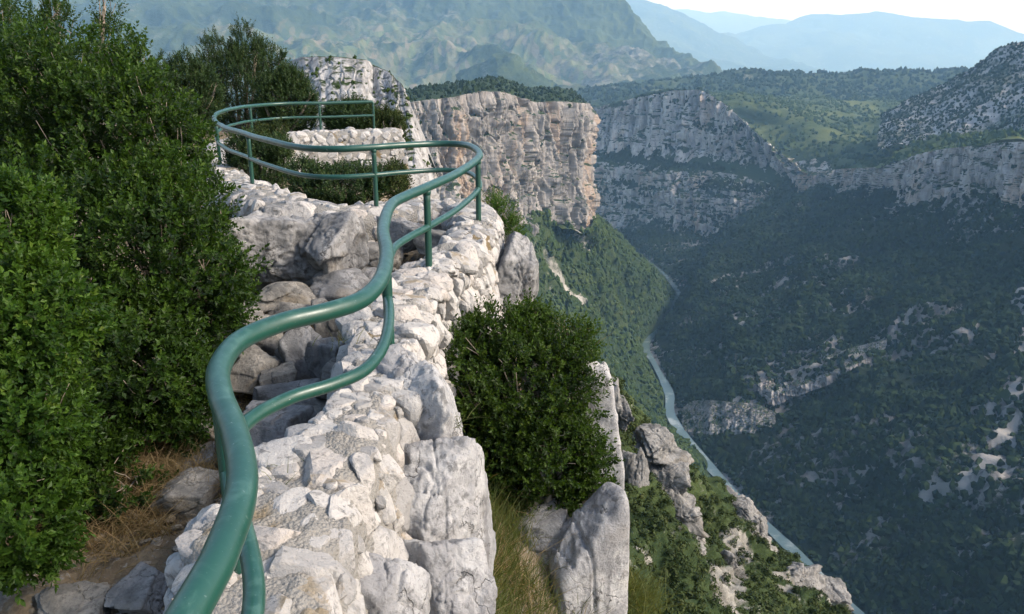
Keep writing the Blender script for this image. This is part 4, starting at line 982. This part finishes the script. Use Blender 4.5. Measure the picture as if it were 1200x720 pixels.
# ------------------------------------------------------------------ plateau, hills and mountains
def hills(name, rows, mat, nr, nc, amp, lam, seed, stretch=1.0, field=None, maskfn=None, dense=None):
    rows = list(rows); crest = np.array(rows[-1]); prev = np.array(rows[-2])
    b = crest + (crest - prev) * 0.8; b[:, 2] = crest[:, 2] - np.abs(crest[:, 2] - prev[:, 2]) * 0.6 - lam * .15
    rows.append(b)
    g = loft(rows, nr, nc); q = g.reshape(-1, 3)
    d = amp * (0.8 * (ridged(q / lam, 5, seed) - 0.9) + 0.6 * fbm(q / (lam * 0.6), 5, seed + 9)); g = displace(g, lambda z: d)
    q = g.reshape(-1, 3); at = {}
    at['mask'] = maskfn(q) if maskfn else np.zeros(len(q))
    at['field'] = field(q) if field else np.zeros(len(q))
    o = sheet(name, g, mat, at); struct(o); return o, g
_, gpl = hills('plateau', [[P(800, 190, 3100), P(870, 205, 2950), P(935, 222, 2650), P(1020, 204, 2150), P(1064, 190, 1960), P(1110, 177, 1800), P(1160, 171, 1690), P(1210, 169, 1590), P(1330, 170, 1440)],
      [P(810, 155, 3200), P(885, 175, 3050), P(945, 195, 2750), P(1020, 190, 2350), P(1064, 178, 2150), P(1115, 169, 2000), P(1165, 164, 1860), P(1215, 162, 1740), P(1330, 163, 1560)],
      [P(820, 135, 3350), P(900, 150, 3250), P(965, 165, 2950), P(1020, 170, 2850), P(1070, 160, 2600), P(1120, 160, 2450), P(1170, 155, 2300), P(1220, 150, 2100), P(1330, 150, 1900)],
      [P(820, 122, 3500), P(890, 120, 3350), P(950, 132, 3500), P(1020, 140, 3500), P(1075, 140, 3300), P(1130, 135, 3100), P(1180, 130, 2900), P(1230, 120, 2700), P(1330, 120, 2400)],
      [P(800, 112, 4100), P(880, 112, 4100), P(960, 118, 4200), P(1030, 120, 4200), P(1090, 118, 4100), P(1140, 115, 3900), P(1190, 112, 3700), P(1240, 110, 3400), P(1330, 110, 3000)]], M_PLAT, 240, 320, 22, 420, 600)
_, gh = hills('dark_ridge', [[P(640, 150, 4000), P(740, 138, 4000), P(830, 134, 4000), P(900, 128, 4050), P(980, 128, 4100), P(1060, 128, 4100), P(1140, 125, 4000), P(1300, 125, 3600)],
      [P(640, 125, 4400), P(740, 115, 4400), P(830, 110, 4400), P(900, 106, 4400), P(980, 108, 4500), P(1060, 108, 4500), P(1140, 108, 4400), P(1300, 110, 4000)],
      [P(640, 118, 4700), P(700, 106, 4750), P(826, 92, 4800), P(872, 86, 4800), P(950, 90, 4900), P(1030, 86, 4900), P(1120, 84, 4800), P(1300, 90, 4400)]], M_RIDGE, 130, 320, 26, 420, 610)
def rmask(q): 
    return 0.42 + 0.5 * fbm(q / 160, 4, 99)
_, gr2 = hills('stony_hill', [[P(1030, 180, 2250), P(1080, 174, 2150), P(1130, 170, 2050), P(1180, 165, 1950), P(1230, 165, 1850), P(1340, 165, 1700)],
      [P(1030, 160, 2400), P(1080, 142, 2350), P(1130, 132, 2250), P(1180, 115, 2150), P(1230, 105, 2050), P(1340, 100, 1900)],
      [P(1036, 142, 2600), P(1085, 112, 2600), P(1135, 86, 2550), P(1180, 62, 2450), P(1225, 52, 2350), P(1340, 40, 2200)]], M_RHILL, 180, 260, 20, 260, 620, maskfn=rmask)

def fieldmask(q):
    pts = surf(q, [(400, 88), (450, 100), (470, 72), (500, 84), (530, 72), (560, 62)]); d = dist_poly(q, pts)
    return np.clip(1.25 * (1 - sst(620, 1450, d + 620 * fbm(q / 960, 3, 98))), 0, 1)
def massmask(q):
    m = 0.30 * fbm(q / 2000, 4, 97)
    pl = surf(q, [(690, 85), (740, 72), (790, 82)]); m = m + 0.2 * (1 - sst(290, 800, dist_poly(q, pl)))
    pl = surf(q, [(560, 18), (620, 30), (650, 40)]); m = m + 0.1 * (1 - sst(480, 1600, dist_poly(q, pl)))
    pl = surf(q, [(170, 15), (260, 10), (330, 20)]); m = m + 0.3 * (1 - sst(480, 1450, dist_poly(q, pl)))
    return np.clip(m, -0.3, 1.2)
_, gm = hills('mountain', [[P(-300, 170, 3974), P(-50, 170, 4147), P(150, 165, 4320), P(330, 160, 4492), P(450, 155, 4665), P(560, 150, 4838), P(660, 150, 5011), P(760, 140, 5702), P(860, 135, 6393), P(960, 152, 7084)],
      [P(-300, 110, 5011), P(-50, 110, 5011), P(150, 105, 5184), P(330, 112, 5356), P(450, 118, 5356), P(560, 110, 5702), P(660, 118, 5875), P(760, 108, 6566), P(860, 116, 7084), P(960, 138, 7776)],
      [P(-300, 70, 6048), P(-50, 70, 6048), P(150, 60, 6220), P(330, 72, 6220), P(450, 82, 6393), P(560, 78, 6566), P(620, 84, 6739), P(760, 84, 7430), P(850, 106, 7776), P(960, 132, 8467)],
      [P(-300, 20, 7257), P(-50, 20, 7257), P(150, 16, 7430), P(330, 30, 7430), P(450, 40, 7776), P(560, 34, 7948), P(660, 40, 8121), P(750, 66, 8294), P(840, 98, 8294), P(960, 129, 8812)],
      [P(-300, -30, 8985), P(-50, -25, 8985), P(150, -20, 8985), P(330, -23, 9158), P(450, -25, 9158), P(560, -30, 9158), P(640, -25, 9158), P(715, 8, 9158), P(800, 76, 8985), P(960, 126, 9331)]], M_MASS, 340, 560, 215, 1300, 630, field=fieldmask, maskfn=massmask)
# the crag that stands out in front of the mountain
_, gk = hills('crag_hill', [[P(530, 125, 5097), P(560, 122, 5097), P(590, 122, 5097), P(620, 122, 5097), P(650, 124, 5097)], [P(540, 105, 5356), P(565, 98, 5322), P(592, 96, 5287), P(618, 102, 5322), P(645, 112, 5356)],
      [P(535, 92, 5702), P(566, 76, 5529), P(594, 62, 5443), P(614, 80, 5529), P(650, 100, 5702)]], M_RHILL, 90, 140, 45, 320, 640, maskfn=lambda q: rmask(q) - .6)
_, g2 = hills('middle_mountain', [[P(560, 110, 19760), P(680, 100, 19760), P(760, 95, 19760), P(840, 92, 19760), P(920, 92, 19760), P(1000, 92, 19760)], [P(560, 40, 22800), P(680, 40, 22800), P(760, 50, 22800), P(830, 66, 22800), P(890, 84, 22800), P(1000, 90, 22800)],
      [P(560, -20, 25840), P(660, -20, 25840), P(720, -4, 25840), P(790, 18, 25840), P(850, 48, 25840), P(920, 84, 26144)]], M_RIDGE, 110, 200, 210, 3000, 650)
_, g3 = hills('far_mountain', [[P(640, 105, 25840), P(780, 100, 25840), P(880, 96, 25840), P(980, 95, 25840), P(1080, 95, 25840), P(1180, 95, 25840), P(1400, 95, 25840)], [P(640, 85, 28880), P(780, 80, 28880), P(880, 66, 28880), P(980, 56, 28880), P(1080, 66, 28880), P(1180, 82, 28880), P(1400, 85, 28880)],
      [P(640, 75, 31920), P(780, 62, 31920), P(850, 40, 31920), P(905, 33, 31920), P(945, 34, 31920), P(985, 18, 31920), P(1050, 20, 31920), P(1105, 40, 31920), P(1165, 60, 31920), P(1300, 72, 31920)][:7]], M_RIDGE, 100, 220, 240, 3700, 660)
_, g4 = hills('farthest_mountain', [[P(600, 80, 38000), P(800, 78, 38000), P(1000, 78, 38000), P(1200, 78, 38000), P(1500, 78, 38000)], [P(600, 40, 41040), P(800, 44, 41040), P(1000, 48, 41040), P(1200, 50, 41040), P(1500, 50, 41040)],
      [P(600, 22, 44080), P(800, 14, 44080), P(900, 26, 44080), P(1190, 46, 44080), P(1500, 45, 44080)]], M_RIDGE, 60, 160, 270, 4600, 670)

# wide ground under everything, out past the last mountain
BASE = m_hill('valley_floor', 400, ((0.2, 0.19, 0.17), (0.3, 0.29, 0.26)), VEG, (0.6, 0.8), False)
xs = np.linspace(-42000, 42000, 80); ys = np.linspace(-1500, 56000, 80); X, Y = np.meshgrid(xs, ys)
struct(sheet('valley_floor', np.stack([X, Y, X * 0 - 650], 2), BASE))

# ------------------------------------------------------------------ crags and scrub below the pillar
rowsC = [[P(520, 900, 34), P(640, 880, 42), P(760, 860, 55), P(880, 850, 70), P(1010, 850, 90), P(1080, 900, 110)],
         [P(520, 720, 44), P(640, 720, 56), P(760, 730, 72), P(860, 735, 88), P(960, 740, 106), P(1020, 760, 120)],
         [P(540, 600, 60), P(640, 600, 74), P(740, 620, 90), P(830, 650, 104), P(920, 690, 120), P(985, 722, 130)],
         [P(560, 470, 84), P(640, 480, 92), P(720, 520, 104), P(800, 606, 116), P(880, 648, 128), P(960, 708, 138)],
         [P(590, 425, 100), P(660, 440, 104), P(718, 466, 110), P(770, 545, 118), P(850, 604, 134), P(940, 686, 146)],
         [P(600, 470, 130), P(670, 480, 130), P(740, 520, 132), P(790, 600, 136), P(860, 660, 150), P(950, 740, 160)],
         [P(600, 600, 150), P(680, 620, 150), P(750, 660, 150), P(800, 740, 150), P(870, 800, 165), P(960, 900, 175)]]
g = loft(rowsC, 320, 340)
g = displace(g, lambda q: 3.0 * fbm(q / 14, 4, 700) + 2.6 * (ridged(q / 9 * [1, 1, .5], 4, 701) - .8))
V = g.reshape(-1, 3); mask = np.zeros(len(V)); scree = np.zeros(len(V))
band([(748, 655), (778, 685)], 1.3, 1.5, .4); band([(845, 690), (855, 660), (865, 640)], 3.5, .8); band([(880, 640), (890, 620)], 4, .8); band([(930, 690), (960, 700)], 4, 1.0); band([(860, 600), (900, 640)], 3, .8)
band([(800, 650), (805, 640)], 3, .7); band([(900, 715), (915, 705)], 3, .6)
mc = np.clip(mask, 0, 1.5)
struct(sheet('crag_slope', g, M_CRAGS, {'mask': mc})); gc = g
def crag(px, py, d, w, h, dep, seed, label, rot=0.0, **kw):
    d -= 2.5; w *= 1.3; c = P(px, py, d); k = d / F
    V, T = rock_mesh((w * k / 2 * 1.1, dep / 2, h * k / 2 * 1.1), seed, **{**dict(level=6, cuts=9, rough=0.06, crack=0.05, sharp=22, blocks=.22), **kw})
    q = V / (w * k / 2)
    V = V + np.array([1, 1, .2]) * (V / np.linalg.norm(V, axis=1, keepdims=True)) * (w * k * (0.07 * fbm(q * [2.5, 2.5, .9] + seed, 4, seed) + .05 * fbm(q * [.6, .6, 3.2], 3, seed + 2)))[:, None]
    zl = (V[:, 2] / (h * k)) * 5.5 + .35 * fbm(V / (w * k) * 1.5, 2, seed + 4); zi = np.floor(zl).astype(int); lr = np.random.default_rng(seed).uniform(.78, 1.12, 64)
    ff = sst(.80, 1.0, zl - zi); ml_ = lr[(zi + 32) % 64] * (1 - ff) + lr[(zi + 33) % 64] * ff; V = V * np.stack([ml_, ml_, ml_ * 0 + 1], 1)
    V = V @ rotm('Z', rot).T; b = V[:, 2].min()
    o = mk('crag', V - [0, 0, b], T, CRAG); o.location = (c[0], c[1], c[2] + b); tag(o, label, 'crag', 'crags of the scrubby spur'); return o
crag(711, 475, 106, 30, 60, 6, 801, 'small rock tower furthest up the scrubby spur, next to the pale pillar', .2)
crag(727, 492, 106, 14, 44, 4, 803, 'thin rock stub just beside the small rock tower', .1)
crag(770, 524, 108, 40, 50, 6, 805, 'squarish pale crag block topping the scrubby spur', .4)
crag(778, 566, 106, 48, 56, 6, 807, 'broad grey crag step under the squarish block', -.3)
crag(790, 604, 105, 42, 70, 6, 809, 'overhanging grey crag wall at the lower end of the rock stack', .2)
crag(748, 600, 99, 30, 90, 5, 811, 'leaning grey rib of rock left of the overhanging crag wall', -.2)
crag(733, 560, 100, 22, 70, 4, 813, 'dark rock rib half covered by scrub behind the pillar', .3)
crag(760, 628, 97, 20, 40, 4, 815, 'pale foot of the leaning rib', 0)
crag(835, 590, 134, 56, 22, 7, 817, 'long low pale ledge on the crest of the spur, above the river', .5)
crag(868, 606, 131, 38, 46, 6, 819, 'craggy nose where the pale crest ledge breaks off', -.4)
crag(884, 622, 131, 24, 40, 5, 821, 'cracked pale rock beneath the craggy nose', .1)
crag(938, 692, 132, 42, 60, 7, 823, 'pale broken crag low on the spur edge beside the river', .3)
crag(968, 708, 134, 36, 40, 6, 825, 'last pale rock tip of the spur over the river', -.2)

crag(704, 560, 96, 26, 90, 4, 831, 'grey rock face half hidden behind the foot of the pale pillar', .1)
crag(752, 545, 107, 22, 46, 4, 833, 'scrub draped rock between the rib and the squarish block', .3)
crag(808, 640, 104, 22, 40, 4, 835, 'small dark rock below the overhanging crag wall', .2)
crag(715, 640, 90, 20, 40, 4, 837, 'low broken rock among scrub just right of the pillar', .2)
crag(852, 660, 112, 18, 30, 3, 839, 'pale rock patch in the middle of the scrub slope', .4)
crag(762, 674, 90, 30, 14, 3, 841, 'narrow slanting pale rock low on the scrub slope', .6)

def leafballs(g, n, rad, seed, keep):
    """bushes of the spur: each a knot of small leaf faces"""
    r = np.random.default_rng(seed); q = g.reshape(-1, 3); Fc = gridfaces(*g.shape[:2]); a, b, c, d = [q[Fc[:, i]] for i in range(4)]
    w = np.linalg.norm(np.cross(c - a, d - b), axis=1) * keep[Fc[:, 0]] / np.linalg.norm(a, axis=1) ** 1.0
    k = r.choice(len(Fc), size=n, p=w / w.sum()); O = (a[k] + c[k]) / 2; rr = rad * r.uniform(.45, 1.5, n)
    m = 64; D = r.normal(size=(n, m, 3)); D /= np.linalg.norm(D, axis=2, keepdims=True); D[..., 2] = np.abs(D[..., 2]) * 1.1 - .15
    C = O[:, None] + D * (rr[:, None] * r.uniform(.55, 1.1, (n, m)))[..., None]
    e1 = np.cross(D, r.normal(size=(n, m, 3))); e1 /= np.linalg.norm(e1, axis=2, keepdims=True); e2 = np.cross(D, e1) + .5 * r.normal(size=(n, m, 3))
    s = (rr[:, None] * r.uniform(.11, .24, (n, m)))[..., None]
    V = np.stack([C - e1 * s, C + e2 * s, C + e1 * s, C - e2 * s], 2).reshape(-1, 3)
    tn = np.clip(.45 + .25 * r.normal(size=n)[:, None] + .12 * r.normal(size=(n, m)), 0, .95)
    return V, np.arange(len(V)).reshape(-1, 4), np.repeat(tn.ravel(), 4)
kc = np.clip(1.15 - 1.2 * mc, 0.03, 1) * np.clip(0.6 + 1.0 * fbm(V / 9, 3, 705), 0.02, 1)
Vb, Qb, rb = leafballs(gc, 9500, 0.52, 71, kc)
stuff(mk('scrub', Vb, Qb, SCRUB, None, False, {'rnd': rb}), 'green scrub and bushes covering the rocky spur below the pillar', 'scrub')

# tree cover of the gorge
ks = np.clip(1.05 - 0.60 * ms, 0.0, 1) * np.clip(0.62 + 0.9 * fbm(gs.reshape(-1, 3) / 110, 4, 720), 0.05, 1)
a_, b_ = proj(gs.reshape(-1, 3)); ks = ks * (dist_poly(gs.reshape(-1, 3), np.array(riv)[1:]) > 14) * ((a_ > 640) & (a_ < 1290) & (b_ < 800) & (b_ > 180))
kl = np.clip(1.0 - 1.2 * ml, 0, 1) * np.clip(0.75 + 0.6 * fbm(gl.reshape(-1, 3) / 90, 3, 721), 0.1, 1)
a_, b_ = proj(gl.reshape(-1, 3)); kl = kl * (dist_poly(gl.reshape(-1, 3), np.array(riv)[1:]) > 14) * ((a_ > 560) & (a_ < 1100) & (b_ < 800) & (b_ > 200))
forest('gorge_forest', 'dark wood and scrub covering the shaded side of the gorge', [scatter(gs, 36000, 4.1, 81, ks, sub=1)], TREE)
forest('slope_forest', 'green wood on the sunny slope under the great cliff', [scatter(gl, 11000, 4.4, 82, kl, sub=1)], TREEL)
def flat_keep(g, lo=0.5): return (np.abs(gridnormals(g)[..., 2]).ravel() > lo).astype(float)
kp = np.clip(.5 + 1.0 * fbm(gpl.reshape(-1, 3) / 200, 3, 722), 0.02, 1); kh = np.ones(gh.shape[0] * gh.shape[1])
forest('plateau_forest', 'light green trees dotted over the plateau behind the shaded cliffs', [scatter(gpl, 7000, 6.0, 83, kp, sub=1)], TREEL)
forest('ridge_forest', 'dark wood along the ridge beyond the plateau', [scatter(gh, 5000, 9.0, 84, kh, sub=1)], TREE)
def clus(g, sd): q = g.reshape(-1, 3); return sst(-.05, .35, fbm(q / np.array([260, 260, 45]), 3, 730 + sd))
forest('cliff_scrub', 'scrub growing along cliff tops and ledges', [scatter(gmain, 900, 3.2, 85, flat_keep(gmain, .78), sub=1), scatter(gsh, 1100, 4.6, 86, flat_keep(gsh, .62) * clus(gsh, 1), sub=1), scatter(gsh2, 2600, 4.6, 87, flat_keep(gsh2, .5) * clus(gsh2, 2), sub=1), scatter(grc, 500, 4.0, 88, flat_keep(grc, .62) * clus(grc, 3), sub=1)], TREE)
forest('near_cliff_scrub', 'small bushes on the rim and ledges of the near pale cliff', [scatter(gnc, 260, 0.28, 89, flat_keep(gnc, .72), sub=2, jitter=.25)], TREEL)
forest('hill_scrub', 'scattered bushes over the stony hill', [scatter(gr2, 6500, 3.0, 91, None, sub=1)], TREE)

# ------------------------------------------------------------------ air
hz = bpy.data.materials.new('haze_air'); hz.use_nodes = True; nt = hz.node_tree; nt.nodes.clear()
ou_ = nt.nodes.new('ShaderNodeOutputMaterial'); pv = nt.nodes.new('ShaderNodeVolumePrincipled')
pv.inputs['Color'].default_value = (0.36, 0.66, 1.0, 1); pv.inputs['Absorption Color'].default_value = (1, 1, 1, 1); pv.inputs['Density'].default_value = 4.6e-5; pv.inputs['Anisotropy'].default_value = 0.0
nt.links.new(pv.outputs[0], ou_.inputs['Volume'])
hx, hy0, hy1, hz0, hz1 = 43000, -2000, 57000, -651, 3300
hv = [(x, y, z) for z in (hz0, hz1) for x, y in ((-hx, hy0), (hx, hy0), (hx, hy1), (-hx, hy1))]
hf = [(0, 3, 2, 1), (4, 5, 6, 7), (0, 1, 5, 4), (1, 2, 6, 5), (2, 3, 7, 6), (3, 0, 4, 7)]
h = mk('haze', hv, hf, hz, None, False); stuff(h, 'pale blue haze filling the air over the gorge', 'haze')

# ------------------------------------------------------------------ light, sky, camera
SUN_EL, SUN_AZ = R(38), R(104)        # azimuth clockwise from the view direction (+Y)
wd = bpy.data.worlds.new('World'); scn.world = wd; wd.use_nodes = True; nt = wd.node_tree
bg = nt.nodes['Background']; sky = nt.nodes.new('ShaderNodeTexSky'); sky.sky_type = 'NISHITA'; sky.sun_disc = False
sky.sun_elevation = SUN_EL; sky.sun_rotation = SUN_AZ; sky.altitude = 1100; sky.air_density = 1.0; sky.dust_density = 5.0
nt.links.new(sky.outputs[0], bg.inputs[0]); bg.inputs[1].default_value = 0.15
sl = bpy.data.lights.new('sun', 'SUN'); sl.energy = 2.6; sl.angle = R(18.0); sl.color = (1.0, 0.965, 0.915)
so = bpy.data.objects.new('sun', sl); COL.objects.link(so)
dv = Vector((math.sin(SUN_AZ) * math.cos(SUN_EL), math.cos(SUN_AZ) * math.cos(SUN_EL), math.sin(SUN_EL)))
so.rotation_euler = dv.to_track_quat('Z', 'Y').to_euler(); so.location = (40, -20, 60)

cam = bpy.data.cameras.new('camera'); co = bpy.data.objects.new('camera', cam); COL.objects.link(co)
cam.sensor_width = 36; cam.lens = 36 * F / 1200; cam.clip_start = 0.05; cam.clip_end = 120000
co.location = (0, 0, 0); co.rotation_euler = (R(90) - TH, 0, 0); scn.camera = co

scn.view_settings.view_transform = 'Standard'; scn.view_settings.look = 'None'; scn.view_settings.exposure = 1.2; scn.view_settings.gamma = 1.0
scn.render.engine = 'CYCLES'; cy = scn.cycles
cy.use_denoising = True; cy.max_bounces = 6; cy.diffuse_bounces = 3; cy.glossy_bounces = 2; cy.transmission_bounces = 3; cy.volume_bounces = 2; cy.transparent_max_bounces = 6
